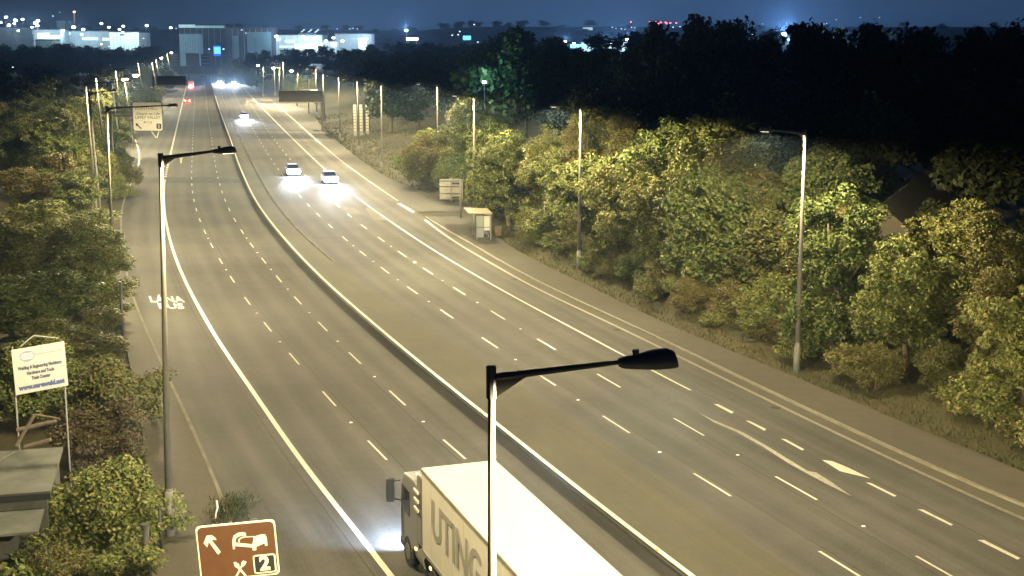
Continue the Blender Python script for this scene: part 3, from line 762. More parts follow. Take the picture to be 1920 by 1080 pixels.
def board_gantry(x0, x1, yt, yb, d, post_px, label, thick=0.5, post_w=.5, mt=None):
    A, B = D(x0, yt, d), D(x1, yb, d); w_, h_ = B.x - A.x, A.z - B.z
    px = D(post_px, yb, d).x; root = empty('gantry_sign', (px, d, 0)); tag(root, label, 'gantry sign')
    MB().box((0, .4, A.z / 2), (post_w, .5, A.z)).build('upright', M['gdark'], root)
    bd = MB().box(((A.x + B.x) / 2 - px, -.15, (A.z + B.z) / 2), (w_, thick, h_)).build('board', M['gantry'], root)
    MB().box(((A.x + B.x) / 2 - px, -.15, B.z - .12), (w_, thick + .25, .16)).build('walkway', M['concrete'], root)
    MB().box(((A.x + B.x) / 2 - px, -.1, A.z + .08), (w_ + .3, thick, .10)).build('top_beam', M['signgrey'], root)
    MB().box(((A.x + B.x) / 2 - px, .35, (A.z + B.z) / 2), (w_ + .4, .4, .4)).build('beam', M['gdark'], root)
M['gantry'] = mat('gantry_board', (0.05, 0.048, 0.045), 0.6, noise=0.2, scale=1)
M['gdark'] = mat('gantry_steel', (0.10, 0.09, 0.09), 0.6, noise=0.2, scale=1)
board_gantry(294, 349, 143, 159, 350, 287, 'dark unlit message board over the left carriageway, held from the hedge side')
board_gantry(523, 603, 170, 191, 280, 603, 'wide dull gantry board on a dark upright at the right of the road', mt=None)
def sign_back(cx, y_base, xl, xr, yt, yb, n_post, label, rails):
    d = G(cx, y_base).y; A, B = D(xl, yt, d), D(xr, yb, d); w_, h_ = B.x - A.x, A.z - B.z; c = (A.x + B.x) / 2
    g = gh(c, d)
    root = empty('sign_back', (c, d, g)); tag(root, label, 'road sign'); zc = (A.z + B.z) / 2 - g
    MB().box((0, .1, zc), (w_, .04, h_)).build('panel', M['signgrey'], root)
    return root, w_, h_, zc, d
root, w_, h_, zc, d = sign_back(846, 410, 824, 868, 336, 375, 2, 'back of a pale grey road sign with horizontal ribs, left of the bus shelter', 4)
MB().tube((w_ * .40, 0, -.2), (w_ * .40, 0, zc + h_ / 2), .09, .09, 10).build('post', M['steel'], root, smooth=True)
MB().box((.0, .0, zc + .05), (.16, .1, h_ + .25)).build('stiffener', M['steel'], root)
r_ = MB()
for z in (-.46, -.18, .16, .42): r_.box((-.02, .04, zc + z * h_), (w_ * .98, .07, .05))
r_.build('rails', M['darksteel'], root)
sl = MB()
for z in (-.37, .30): sl.box((w_ * .18, .03, zc + z * h_), (w_ * .34, .06, .13))
sl.build('slots', M['black'], root)
root, w_, h_, zc, d = sign_back(678, 262, 661, 694, 196, 246, 3, 'back of a tall slatted road sign standing on three columns on the right slope', 9)
for k in (-1, 0, 1):
    MB().box((k * w_ * .36, -.12, (zc + h_ / 2 - .1) / 2), (.62, .3, zc + h_ / 2 + .1)).build('column', M['signgrey'], root)
s_ = MB()
for i in range(9):
    for k in (-1, 0, 1): s_.box((k * w_ * .36 - .05, -.29, zc - h_ * .45 + h_ * .9 * i / 8), (.5, .06, .30))
s_.build('slats', M['slat'], root)
for o in [c for c in children(root) if c.name.startswith('panel')]: o.data.materials[0] = M['black']  # black panel paints in the shade between the columns
# small blue sign in the left hedge
b = G(166, 432); t = D(166, 370, b.y)
root = empty('blue_sign', (b.x, b.y, 0)); tag(root, 'small round blue traffic sign in the left hedge by the lamp posts', 'road sign')
MB().tube((0, 0, 0), (0, 0, t.z + .2), .04, .04, 8).build('post', M['steel'], root)
MB().tube((0, -.05, t.z), (0, -.08, t.z), .40, .40, 20).build('disc', M['blue'], root)
MB().poly([(-.05, -.085, t.z - .25), (.05, -.085, t.z - .25), (.05, -.085, t.z + .05), (.17, -.085, t.z + .05), (0, -.085, t.z + .27), (-.17, -.085, t.z + .05), (-.05, -.085, t.z + .05)]).build('arrow', M['white'], root)

# ------------------------------------------------------------------ bus shelter and bin
def bus_shelter():
    p = G(903, 447); h = Vector((kerbR(128) - kerbR(116), 12)).normalized(); rz = math.radians(8)
    root = empty('bus_shelter', (p.x, p.y, 0.1), rz); tag(root, 'small bus shelter with flat roof and glazed sides on the right footpath', 'bus shelter')
    L, Dp, H = 3.4, 1.25, 2.3
    for x in (-Dp / 2, Dp / 2):
        for y in (-L / 2, 0, L / 2): MB().box((x, y, H / 2), (.07, .07, H)).build('post', M['steel'], root)
    MB().loft([[(-Dp / 2 - .75, -L / 2 - .35, H + .13), (Dp / 2 + .12, -L / 2 - .25, H), (Dp / 2 + .12, L / 2 + .25, H), (-Dp / 2 - .75, L / 2 + .35, H + .13)],
               [(-Dp / 2 - .75, -L / 2 - .35, H + .21), (Dp / 2 + .12, -L / 2 - .25, H + .12), (Dp / 2 + .12, L / 2 + .25, H + .12), (-Dp / 2 - .75, L / 2 + .35, H + .21)]]).build('roof', M['shelroof'], root)
    for z0, z1 in ((.25, 1.1), (1.18, 2.2)):
        MB().box((-.30, -L / 2, (z0 + z1) / 2), (.58, .02, z1 - z0)).build('end_pane', M['glass'], root)
    MB().box((.28, -L / 2, 1.5), (.5, .03, 1.3)).build('poster', M['boardwhite'], root)
    for y in (-L / 4, L / 4): MB().box((Dp / 2, y, 1.25), (.02, L / 2 - .1, 2.0)).build('back_pane', M['glass'], root)
    MB().box((0, -L / 2, 1.14), (Dp, .05, .06)).box((0, -L / 2, .22), (Dp, .05, .06)).build('rails', M['darksteel'], root)
    MB().box((Dp / 2 - .28, 0, .5), (.3, L * .8, .06)).box((Dp / 2 - .28, -L * .3, .25), (.06, .06, .5)).box((Dp / 2 - .28, L * .3, .25), (.06, .06, .5)).build('bench', M['darksteel'], root)
M['shelroof'] = mat('shelter_roof', (0.20, 0.18, 0.11), 0.6, noise=0.3, scale=2)
bus_shelter()
p = G(930, 446); root = empty('litter_bin', (p.x + .2, p.y + .6, 0.1)); tag(root, 'squat rust coloured litter bin right behind the bus shelter', 'litter bin')
M['binc'] = mat('rusty_orange_paint', (0.10, 0.07, 0.035), 0.7, noise=0.2, scale=4)
MB().loft([[(-.26, -.22, 0), (.26, -.22, 0), (.26, .22, 0), (-.26, .22, 0)], [(-.3, -.26, .85), (.3, -.26, .85), (.3, .26, .85), (-.3, .26, .85)]]).build('body', M['binc'], root)
MB().box((0, 0, .9), (.66, .58, .07)).build('lid', M['darksteel'], root)
# white marker post and its weeds
p = G(404, 978); root = empty('marker_post', (p.x, p.y, .08)); tag(root, 'short pale leaning marker post in the weeds above the brown sign', 'marker post')
MB().path([(0, 0, 0), (.02, 0, .22), (.09, 0, .45), (.07, 0, .72)], [.028, .03, .04, .035], 8).build('stem', M['cream'], root)
MB().box((0, 0, .01), (.16, .1, .03)).build('foot', M['darksteel'], root)

# ------------------------------------------------------------------ left side: shed, fence posts, timber
def shed():
    A = G(-60, 850, 2.9); B = G(118, 838, 2.9); rz = math.atan2(B.y - A.y, B.x - A.x)
    root = empty('shed', (B.x, B.y, 0), rz); tag(root, 'low grey flat roofed shed behind the hedge at the bottom left', 'shed')
    L = 6.5
    M['shedroof'] = mat('grey_roof_felt', (0.075, 0.082, 0.08), 0.7, noise=0.3, scale=1.5)
    M['shedwall'] = mat('grey_shed_wall', (0.06, 0.065, 0.062), 0.8, noise=0.3, scale=2)
    MB().box((-L / 2, -2.5, 2.84), (L, 5.0, .12)).build('roof', M['shedroof'], root)
    MB().box((-L / 2, -2.5, 1.35), (L - .3, 4.6, 2.8)).build('wall', M['shedwall'], root)
    MB().box((-L / 2, -5.05, 2.76), (L, .08, .2)).build('gutter', M['black'], root)
    MB().box((-L / 2 - .2, -6.2, 2.35), (L, 2.2, .08)).build('canopy', M['shedroof'], root)
    MB().tube((-1.6, -.4, 2.95), (-3.1, -4.1, 2.95), .05, .05, 8).build('pipe', M['darksteel'], root)
shed()
def timber(p0, p1, r, label):
    p0, p1 = Vector(p0), Vector(p1); root = MB().tube((0, 0, 0), p1 - p0, r, r * .8, 7).build('timber_pole', M['bark'], loc=p0); tag(root, label, 'timber'); return root
dd = 47.5
P = lambda x, y, d=dd: D(x, y, d)
timber(P(30, 835), P(64, 778), .09, 'leaning timber rising steeply behind the shed roof')
timber(P(32, 806), P(105, 789), .085, 'upper sloping timber above the shed roof')
timber(P(46, 838), P(95, 824), .085, 'lower sloping timber lying on the shed roof edge')
timber(P(66, 777), P(112, 785), .04, 'thin rust brown branch between the timbers and the hedge')
def post(bx, by, ty, r, label, d_=None, cap=True, m_='darksteel'):
    b = G(bx, by); t = D(bx, ty, b.y); root = empty('steel_post', b); tag(root, label, 'post')
    MB().tube((0, 0, -.1), (0, 0, t.z), r, r * .9, 10).build('shaft', M[m_], root, smooth=True)
    MB().tube((0, 0, t.z), (0, 0, t.z + .05), r * 1.2, r * 1.1, 10).build('cap', M[m_], root)
    return root
post(232, 655, 530, .085, 'thick dark post on the left footpath beside the hedge')
post(277, 1092, 985, .13, 'short dark post at the foot of the nearest left bush')
post(303, 1036, 955, .05, 'thin pale edged post beside the foot of the tall left lamp')

# ------------------------------------------------------------------ vehicles
def wheel(parent, x, y, r, wd):
    t = MB().tube((x, y - wd / 2, r), (x, y + wd / 2, r), r, r, 20).build('wheel', M['tyre'], parent)
    MB().tube((x, y - wd / 2 - .012, r), (x, y + wd / 2 + .012, r), r * .55, r * .55, 14).build('rim', M['steel'], t)
def headlight_light(parent, loc, power, cone=95, col=(0.80, 0.88, 1.0), down=3.0, blend=0.9, wide=1.0):
    ld = bpy.data.lights.new('headlight_beam', 'SPOT'); ld.energy = power; ld.color = col; ld.spot_size = math.radians(cone); ld.spot_blend = blend; ld.shadow_soft_size = .08
    o = bpy.data.objects.new('headlight_beam', ld); sc.collection.objects.link(o); o.parent = parent; o.location = loc
    o.rotation_euler = Vector((1, 0, -math.tan(math.radians(down)))).to_track_quat('-Z', 'Y').to_euler(); o.scale = (wide, 1, 1)
def car(loc, hd, colour, label, front=True, power=1.7e4, big=False, tail_e=None):
    """local +X is the front"""
    root = empty('car', (loc[0], loc[1], 0.0), math.atan2(hd[1], hd[0])); tag(root, label, 'car', 'cars travelling on the dual carriageway')
    k = 1.0
    prof = [(-2.1, .30), (-2.15, .62), (-2.08, .95), (-1.3, 1.0), (0.9, .98), (1.95, .82), (2.12, .62), (2.08, .28)]
    body = MB()
    rings = []
    for y, s in ((-.88, .94), (-.80, 1.0), (.80, 1.0), (.88, .94)): rings.append([(x * s, y, .30 + (z - .30) * (s if s < 1 else 1)) for x, z in prof])
    body.loft(rings); body.build('body', mat('car_paint', colour, .3, .3, coat=.6), root)
    cab = MB(); gp = [(-1.95, .96), (-1.45, 1.42), (0.1, 1.46), (.98, .96)]
    cab.loft([[(x, -.78, z) if z < 1 else (x, -.62, z) for x, z in gp], [(x, .78, z) if z < 1 else (x, .62, z) for x, z in gp]])
    cab.build('windows', M['carglass'], root)
    MB().loft([[(-1.45, -.62, 1.43), (.1, -.62, 1.47), (.1, .62, 1.47), (-1.45, .62, 1.43)], [(-1.4, -.58, 1.47), (.05, -.58, 1.51), (.05, .58, 1.51), (-1.4, .58, 1.47)]]).build('roof', mat('car_paint', colour, .3, .3, coat=.6), root)
    for x in (-1.3, 1.3):
        for y in (-.8, .8): wheel(root, x, y, .32, .2)
    for y in (-.95, .95): MB().box((.75, y, 1.02), (.12, .18, .13)).build('mirror', M['black'], root)
    for y in (-.64, .64):
        MB().loft([[(2.06, y - .24, .54), (2.06, y + .24, .54), (2.04, y + .24, .86), (2.04, y - .24, .86)], [(2.17, y - .22, .56), (2.17, y + .22, .56), (2.08, y + .22, .85), (2.08, y - .22, .85)]]).build('headlight', M['headlit'], root)
        MB().box((-2.13, y, .82), (.06, .34, .2)).build('tail_light', M['taillit'], root)
        headlight_light(root, (2.25, y, .68), power if front else power * .12, cone=24, down=3.0, wide=1.25)
    for y in (-.7, .7):
        if front: MB().tube((2.08, y, .42), (2.15, y, .42), .10, .09, 10).build('added_glare_lamp', M['headlit'], root)  # lit pair added to enlarge the headlight glare
    MB().box((2.12, 0, .45), (.03, .52, .12)).build('number_plate', M['white'], root)
    if front:
        ld = bpy.data.lights.new('added_front_light', 'POINT'); ld.energy = 2600; ld.color = (.72, .84, 1); ld.shadow_soft_size = .1  # added point light ahead of the car, whitens its front and the road
        o = bpy.data.objects.new('added_front_light', ld); sc.collection.objects.link(o); o.parent = root; o.location = (2.9, 0, .9)
    if not front:
        for y in (-.64, .64):
            ld = bpy.data.lights.new('tail_glow', 'POINT'); ld.energy = 700; ld.color = (1, .08, .06); ld.shadow_soft_size = .05
            o = bpy.data.objects.new('tail_glow', ld); sc.collection.objects.link(o); o.parent = root; o.location = (-2.3, y, .8)
    return root
def place(px, line, sign):
    g = G(*px); h = line.heading(g.y); return g, (h * sign)
g, h = place((549, 328), lr1, -1); car(g, h, (.75, .77, .8), 'oncoming car with dazzling headlights, left one of the nearest pair')
g, h = place((618, 343), lr2, -1); car(g, h, (.75, .77, .8), 'oncoming car with dazzling headlights, right one of the nearest pair')
g, h = place((445, 222), medR, -1); g.x += 1.7; car(g, h, (.75, .77, .8), 'single oncoming car with blazing headlights halfway up the road', power=4e4)
g, h = place((412, 156), lr1, -1); car(g, h, (.2, .2, .2), 'farthest oncoming car on the left, a white glare at the road end', power=4e5)
g, h = place((438, 157), lr2, -1); car(g, h, (.1, .1, .1), 'farthest oncoming car on the right, a white glare at the road end', power=4e5)
g, h = place((355, 193), lane1, 1); g.x -= .6; car(g, h, (.35, .12, .12), 'car driving away with red tail lights on the left carriageway', front=False)
def van():
    g, h = place((358, 166), lane1, 1); root = empty('van', (g.x, g.y, 0), math.atan2(h.y, h.x)); tag(root, 'tall vehicle far up the left carriageway with red tail lights', 'van')
    MB().box((-.5, 0, 1.7), (4.6, 2.2, 2.8)).build('body', M['white'], root, bevel=.1)
    MB().loft([[(1.8, -1.0, .4), (1.8, 1.0, .4), (1.8, 1.0, 2.4), (1.8, -1.0, 2.4)], [(3.0, -.95, .4), (3.0, .95, .4), (2.7, .9, 1.5), (2.7, -.9, 1.5)]]).build('cab', M['white'], root)
    MB().box((-2.83, 0, 1.7), (.04, 1.9, 2.3)).build('rear_door', M['signgrey'], root)
    for x in (-1.8, 2.0):
        for y in (-.95, .95): wheel(root, x, y, .42, .25)
    for y in (-.95, .95):
        MB().box((-2.86, y, .75), (.08, .5, .5)).build('tail_light', M['taillit'], root)
    ld = bpy.data.lights.new('tail_glow', 'POINT'); ld.energy = 5000; ld.color = (1, .1, .08); ld.shadow_soft_size = .1
    o = bpy.data.objects.new('tail_glow', ld); sc.collection.objects.link(o); o.parent = root; o.location = (-3.2, 0, .9)
van()
def lorry():
    zt = 4.0
    a, b_ = G(790, 877, zt), G(910, 1010, zt); c_, d_ = G(930, 870, zt), G(1160, 1080, zt)
    hd = ((a - b_).normalized() + (c_ - d_).normalized()); hd.z = 0; hd.normalize()
    right = Vector((hd.y, -hd.x, 0)); W = max(2.45, min(2.6, (c_ - a).dot(right)))
    fl = a; fc = fl + right * W / 2
    root = empty('lorry', (fc.x, fc.y, 0), math.atan2(hd.y, hd.x)); tag(root, 'long articulated lorry with cream white box trailer driving away at the bottom', 'lorry')
    # local +X forward, origin under trailer front
    LT = 13.6
    M['trailer'] = mat('trailer_white', (0.62, 0.60, 0.53), .45, noise=.05, scale=.6); M['cabpaint'] = mat('cab_white', (0.19, .19, .18), .45)
    box = MB().box((-LT / 2, 0, 2.62), (LT, W, 2.76)).build('trailer_box', M['trailer'], root, bevel=.03)
    MB().box((-LT / 2, W / 2 + .012, 3.93), (LT, .03, .10)).box((-LT / 2, -W / 2 - .012, 3.93), (LT, .03, .10)).box((-LT / 2, W / 2 + .012, 1.28), (LT, .03, .12)).box((-LT / 2, -W / 2 - .012, 1.28), (LT, .03, .12)).build('edge_rails', M['signgrey'], box)
    # lettering on the left flank (local +Y is left)
    M['flankprint'] = mat('grey_flank_lettering', (.27, .26, .24), .6)
    t = text('UTING', 1.7, M['flankprint'], box, (-3.7, W / 2 + .016, 2.7), width=4.9, bold=.03, extrude=.003); t.rotation_euler = (0, 0, math.pi)
    M['dkprint2'] = M['dkprint']
    seams = MB()
    for k in range(1, 12): seams.box((-LT * k / 12, 0, 2.62), (.02, W + .012, 2.66))
    seams.build('panel_seams', M['seam'], box)
    MB().box((.05, 0, 2.62), (.09, W - .12, 2.5)).build('bulkhead', M['signgrey'], box)
    MB().box((.32, 0, 2.9), (.46, W * .8, 1.0)).build('cooling_unit', M['signgrey'], root, bevel=.05)
    MB().box((-LT / 2 - .5, 0, 1.05), (LT - 1.2, .9, .3)).build('chassis', M['darksteel'], root)
    for x in (-9.2, -10.5, -11.8):
        for y in (-W / 2 + .2, W / 2 - .2): wheel(root, x, y, .5, .38)
    for s in (-1, 1): MB().box((-5.6, s * (W / 2 - .05), .75), (4.6, .06, .55)).build('side_guard', M['signgrey'], root)
    # cab
    x0, x1 = .75, 2.95
    prof = [(x0, .75), (x0, 3.15), (x0 + .5, 3.2), (x1 - .5, 3.1), (x1 - .12, 2.6), (x1, 1.55), (x1, .55), (x1 - 1.5, .55), (x1 - 1.5, .75)]
    cabm = MB(); cabm.loft([[(x, -W / 2 + .05, z) for x, z in prof], [(x, W / 2 - .05, z) for x, z in prof]]); cb = cabm.build('cab', M['cabpaint'], root, bevel=.06)
    MB().loft([[(x1 - .12, -1.1, 2.5), (x1 - .12, 1.1, 2.5), (x1 + .02, 1.1, 1.7), (x1 + .02, -1.1, 1.7)], [(x1 - .08, -1.1, 2.5), (x1 - .08, 1.1, 2.5), (x1 + .04, 1.1, 1.7), (x1 + .04, -1.1, 1.7)]]).build('windscreen', M['carglass'], cb)
    for s in (-1, 1):
        MB().box((x1 - .75, s * (W / 2 - .045), 2.2), (.95, .02, .85)).build('side_window', M['carglass'], cb)
        mr = MB().box((x1 + .05, s * (W / 2 + .28), 2.35), (.16, .28, .85)).build('mirror', M['mirror'], root, bevel=.05)
        MB().tube((x1 - .1, s * (W / 2 - .05), 2.7), (x1 + .05, s * (W / 2 + .25), 2.65), .03).tube((x1 - .1, s * (W / 2 - .05), 2.0), (x1 + .05, s * (W / 2 + .25), 2.05), .03).build('mirror_bracket', M['darksteel'], mr)
        MB().box((x0 - .25, s * (W / 2 - .08), 2.4), (.5, .05, 2.3)).build('side_fairing', M['cabpaint'], root)
        MB().box((x1 + .03, s * (W / 2 - .35), .85), (.08, .42, .26)).build('headlight', M['headlit2'], root)
        headlight_light(root, (x1 + .15, s * (W / 2 - .35), .85), 6500, down=4, cone=150, blend=1.0, col=(.55, .72, 1.0))
        wheel(root, x1 - .95, s * (W / 2 - .2), .5, .32); wheel(root, -1.2, s * (W / 2 - .25), .5, .5)
        tk = MB().tube((-.9 + .9, s * (W / 2 - .35), .8), (.95, s * (W / 2 - .35), .8), .33, .33, 14).build('fuel_tank', M['steel'], root)
    MB().box((x1 - .05, 0, 2.8), (.4, W * .8, .05)).build('sun_visor', M['black'], cb)
    for z_, x_ in ((3.0, x0 + .15), (2.7, x0 + .15), (2.4, x0 + .15)): MB().box((x_ - .2, W / 2 + .0, z_), (.5, .05, .09)).build('fairing_strip', M['trailer'], root)
    for y in (-.9, .9):
        MB().box((x0 + .9, y, 3.24), (.10, .10, .06)).build('marker_light', M['amberlit'], cb)
    for x, z in ((x0 + .1, 1.0), (-.9, 1.0), (-2.6, 1.0)):
        MB().box((x, W / 2 - .01, z), (.16, .04, .08)).build('side_marker', M['amberlit'], root)
    MB().box((x1 - .7, 0, .55), (1.6, W - .1, .3)).build('bumper', M['darksteel'], root, bevel=.05)
M['seam'] = mat('trailer_seam', (0.42, 0.40, 0.35), .6)
M['mirror'] = mat('mirror_shell', (0.05, 0.06, 0.08), .3)
M['headlit2'] = mat('lorry_headlamp', (.9, .9, .9), .3, emis=(.8, .88, 1), estr=8)
M['amberlit'] = mat('lit_amber_marker', (.8, .5, .1), .3, emis=(1, .7, .3), estr=3)
lorry()

# ------------------------------------------------------------------ trees
def leaf_cloud(name, mt, centres, per, sig, size, rng, up=0.5, flat=0.7):
    """thousands of single leaves in clumps"""
    n = len(centres) * per
    C0 = np.repeat(np.asarray(centres), per, axis=0)
    s = np.repeat(rng.uniform(.6, 1.25, len(centres)), per)[:, None] * sig
    off_ = rng.normal(size=(n, 3)); off_ /= np.maximum(np.linalg.norm(off_, axis=1)[:, None], 1e-6)
    off_ *= (rng.random((n, 1)) ** 0.45) * 1.7
    off_[:, 2] *= flat
    Pp = C0 + off_ * s
    nr = rng.normal(size=(n, 3)); nr[:, 2] = np.abs(nr[:, 2]) + up; nr += off_ * 0.5; nr /= np.linalg.norm(nr, axis=1)[:, None]
    tg = rng.normal(size=(n, 3)); tg -= (tg * nr).sum(1)[:, None] * nr; tg /= np.linalg.norm(tg, axis=1)[:, None]
    bt = np.cross(nr, tg); sz = size * rng.uniform(.55, 1.3, (n, 1))
    V = np.empty((n, 4, 3)); V[:, 0] = Pp - tg * sz; V[:, 1] = Pp + bt * sz * .62 - tg * sz * .1; V[:, 2] = Pp + tg * sz - nr * sz * .25; V[:, 3] = Pp - bt * sz * .62 - tg * sz * .1
    me = bpy.data.meshes.new(name); me.vertices.add(n * 4); me.loops.add(n * 4); me.polygons.add(n)
    me.vertices.foreach_set('co', V.reshape(-1)); me.loops.foreach_set('vertex_index', np.arange(n * 4, dtype=np.int32))
    me.polygons.foreach_set('loop_start', np.arange(0, n * 4, 4, dtype=np.int32)); me.polygons.foreach_set('loop_total', np.full(n, 4, dtype=np.int32))
    me.update(); me.materials.append(mt); return me
def make_plant(kind, H, R, mt, nclump, per, sig, leaf, trunk_h, seed, shape='oval', limbs=9):
    rng = np.random.default_rng(seed); rr = random.Random(seed)
    cs = []
    lob = [(rr.uniform(0, 6.28), rr.uniform(.1, .98), rr.uniform(.0, .72), rr.uniform(.24, .58)) for _ in range(13)]
    if shape == 'bush': lob = [(a, h * .65, r * 1.2, s * 1.0) for a, h, r, s in lob]
    while len(cs) < nclump:
        a, hh, rad, s = rr.choice(lob)
        c = np.array([math.cos(a) * rad * R, math.sin(a) * rad * R, trunk_h + (H - trunk_h) * hh * .82])
        d = rng.normal(size=3); d /= np.linalg.norm(d); q = rng.random() ** .35
        p = c + d * q * s * np.array([R, R, (H - trunk_h) * .42])
        if p[2] < (.12 * H if shape == 'bush' else trunk_h * .75) or p[2] > H: continue
        cs.append(p)
    cs = np.array(cs)
    root = bpy.data.objects.new(kind, None); sc.collection.objects.link(root); root.empty_display_size = .3
    t = MB(); lean = Vector((rr.uniform(-.2, .2), rr.uniform(-.2, .2), 0))
    if shape == 'bush':
        for _ in range(5):
            p = cs[rr.randrange(nclump)]; t.path([(0, 0, -.2), (p[0] * .4, p[1] * .4, p[2] * .45), tuple(p)], [.05, .035, .012], 5)
    else:
        top = Vector((0, 0, H * .72)) + lean * 3; r0 = .028 * H ** 0.95
        mid = Vector((lean.x, lean.y, trunk_h)); t.path([(0, 0, -.4), mid, top], [r0, r0 * .75, r0 * .2], 8)
        for i in range(limbs):
            p = Vector(cs[rr.randrange(nclump)]); f_ = rr.uniform(.1, .8); s0 = mid.lerp(top, f_)
            m_ = s0.lerp(p, .5) + Vector((0, 0, .25)); rb = r0 * .38 * (1 - f_ * .5)
            t.path([s0, m_, p], [rb, rb * .6, rb * .2], 6)
    tr = t.build('trunk' if shape != 'bush' else 'stems', M['bark'], root)
    me = leaf_cloud('crown', mt, cs, per, sig, leaf, rng)
    cr = bpy.data.objects.new('crown' if shape != 'bush' else 'foliage', me); sc.collection.objects.link(cr); cr.parent = root
    return root
PROTO = {}
for i in range(4):
    PROTO['broad%d' % i] = make_plant('broadleaf_tree', 10, 3.6, M['leafrust'] if i == 3 else M['leaf'], 340, 150, .38, [.12, .105, .125, .11][i], .8, 20 + i, limbs=16)
for i in range(3):
    PROTO['bush%d' % i] = make_plant('bush', 4.6, 2.3, [M['leaf'], M['leafrust'], M['leafpurple']][i], 230, 190, .28, .062, .3, 40 + i, 'bush')
for i in range(2):
    PROTO['scrub%d' % i] = make_plant('shrub', 1.9, 1.3, [M['leaf'], M['leafrust']][i], 50, 90, .22, .075, .1, 50 + i, 'bush')
for i in range(4):
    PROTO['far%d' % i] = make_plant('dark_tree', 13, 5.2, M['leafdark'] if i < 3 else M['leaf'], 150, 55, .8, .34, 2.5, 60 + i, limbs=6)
used = set()
def plant(key, x, y, s=1.0, sz=None, label='', cat='tree', group=None, z=None, rz=None):
    src = PROTO[key]
    kids = [c for c in sc.collection.objects if c.parent == src] if key not in KID else KID[key]
    KID[key] = kids
    if key not in used: o = src; used.add(key)
    else:
        o = src.copy(); sc.collection.objects.link(o)
        for ch in kids: c = ch.copy(); sc.collection.objects.link(c); c.parent = o
    o.location = (x, y, (gh(x, y) if z is None else z) - .08); o.rotation_euler = (0, 0, random.uniform(0, 6.28) if rz is None else rz)
    o.scale = (s, s, sz or s); tag(o, label, cat, group); return o
KID = {}
ORD = ['first', 'second', 'third', 'fourth', 'fifth', 'sixth', 'seventh', 'eighth', 'ninth', 'tenth', 'eleventh', 'twelfth', 'thirteenth', 'fourteenth', 'fifteenth', 'sixteenth', 'seventeenth', 'eighteenth', 'nineteenth', 'twentieth']
# front row along the right bank, counted from the bus shelter towards the camera
y = 122.0; i = 0
while y > 34:
    dx = 5.2 + 1.1 * math.sin(i * 2.1)
    s = (.92 + .13 * math.sin(i * 1.7 + .6)) * (.80 if y < 70 else 1)
    plant('broad%d' % ((i * 3 + (1 if i % 5 == 0 else 0)) % 4), vergeR(y) + dx, y, s, label='lit leafy front tree of the right bank, %s counting from the bus shelter' % ORD[i], group='lit trees along the front of the right bank')
    y -= 4.6; i += 1
y = 127.0; i = 0
while y > 36:
    plant('broad%d' % ((i * 5 + 2) % 4), vergeR(y) + 11.5 + math.sin(i * 3.3), y, (.72 if y < 84 else 1.0) + .08 * math.sin(i * 2.3), label='half lit tree behind the lit ones, %s counting from the bus shelter' % ORD[min(i, 19)], group='half lit trees in the second row of the right bank')
    y -= 6.6; i += 1
# shrubs at the foot of the bank
y = 118.0; i = 0
while y > 34:
    if 86 > y > 80 or 62 > y > 58: y -= 2.0
    k = ['scrub0', 'scrub1', 'bush1', 'scrub0'][i % 4]; s = (.75 if k == 'bush1' else random.uniform(.8, 1.25))
    plant(k, vergeR(y) + random.uniform(2.0, 3.4), y, s, label=('low scrub at the foot of the right bank, %s counting from the bus shelter' % ORD[i]) if i < 20 else ('low scrub at the foot of the right bank, %s of the nearest ones' % ORD[i - 20]), cat='shrub', group='low scrub along the foot of the right bank')
    y -= random.uniform(1.9, 2.9); i += 1
y = 120.0; i = 0
while y > 36:
    if not (72 > y > 64 or 62 > y > 56):
        plant('bush%d' % (i % 2), vergeR(y) + 3.9 + .5 * math.sin(i * 1.9), y, .95 + .2 * math.sin(i * 2.7), label='leafy bush under the lit front trees, %s counting from the bus shelter' % ORD[min(i, 19)], cat='bush', group='leafy bushes under the lit trees of the right bank')
        i += 1
    y -= 4.4
# darker trees behind on the right
for j, (o_, n_, h_) in enumerate(((18, 13, 11.0), (27, 12, 11.5), (40, 11, 12.5))):
    for i in range(n_):
        yy = 40 + (i + .5) * (125 / n_) + random.uniform(-2, 2)
        if j < 2 and 60 < yy < 95 and j == 0: hh = 7.5
        else: hh = h_ + random.uniform(-1.2, 1.2)
        if yy < 92 and j < 2: hh = 5.2
        if j == 2 and yy < 88: continue
        x = vergeR(yy) + o_ + random.uniform(-2, 2)
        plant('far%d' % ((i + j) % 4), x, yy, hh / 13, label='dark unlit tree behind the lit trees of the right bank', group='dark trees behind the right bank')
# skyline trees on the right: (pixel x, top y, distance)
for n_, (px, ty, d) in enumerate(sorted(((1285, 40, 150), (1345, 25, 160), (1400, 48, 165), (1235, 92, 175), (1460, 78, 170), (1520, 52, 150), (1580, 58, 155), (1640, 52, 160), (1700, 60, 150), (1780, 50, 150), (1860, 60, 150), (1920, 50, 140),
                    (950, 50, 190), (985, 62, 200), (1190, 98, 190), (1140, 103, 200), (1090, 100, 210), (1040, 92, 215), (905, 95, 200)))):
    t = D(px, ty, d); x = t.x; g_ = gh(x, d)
    plant('far%d' % random.randrange(3), x, d, (t.z - g_) / 12.7 * .82, (t.z - g_) / 12.7 * 1.06, label='tall dark tree on the right skyline, %s from the left in its row' % ORD[n_], group='tall dark trees on the right skyline')
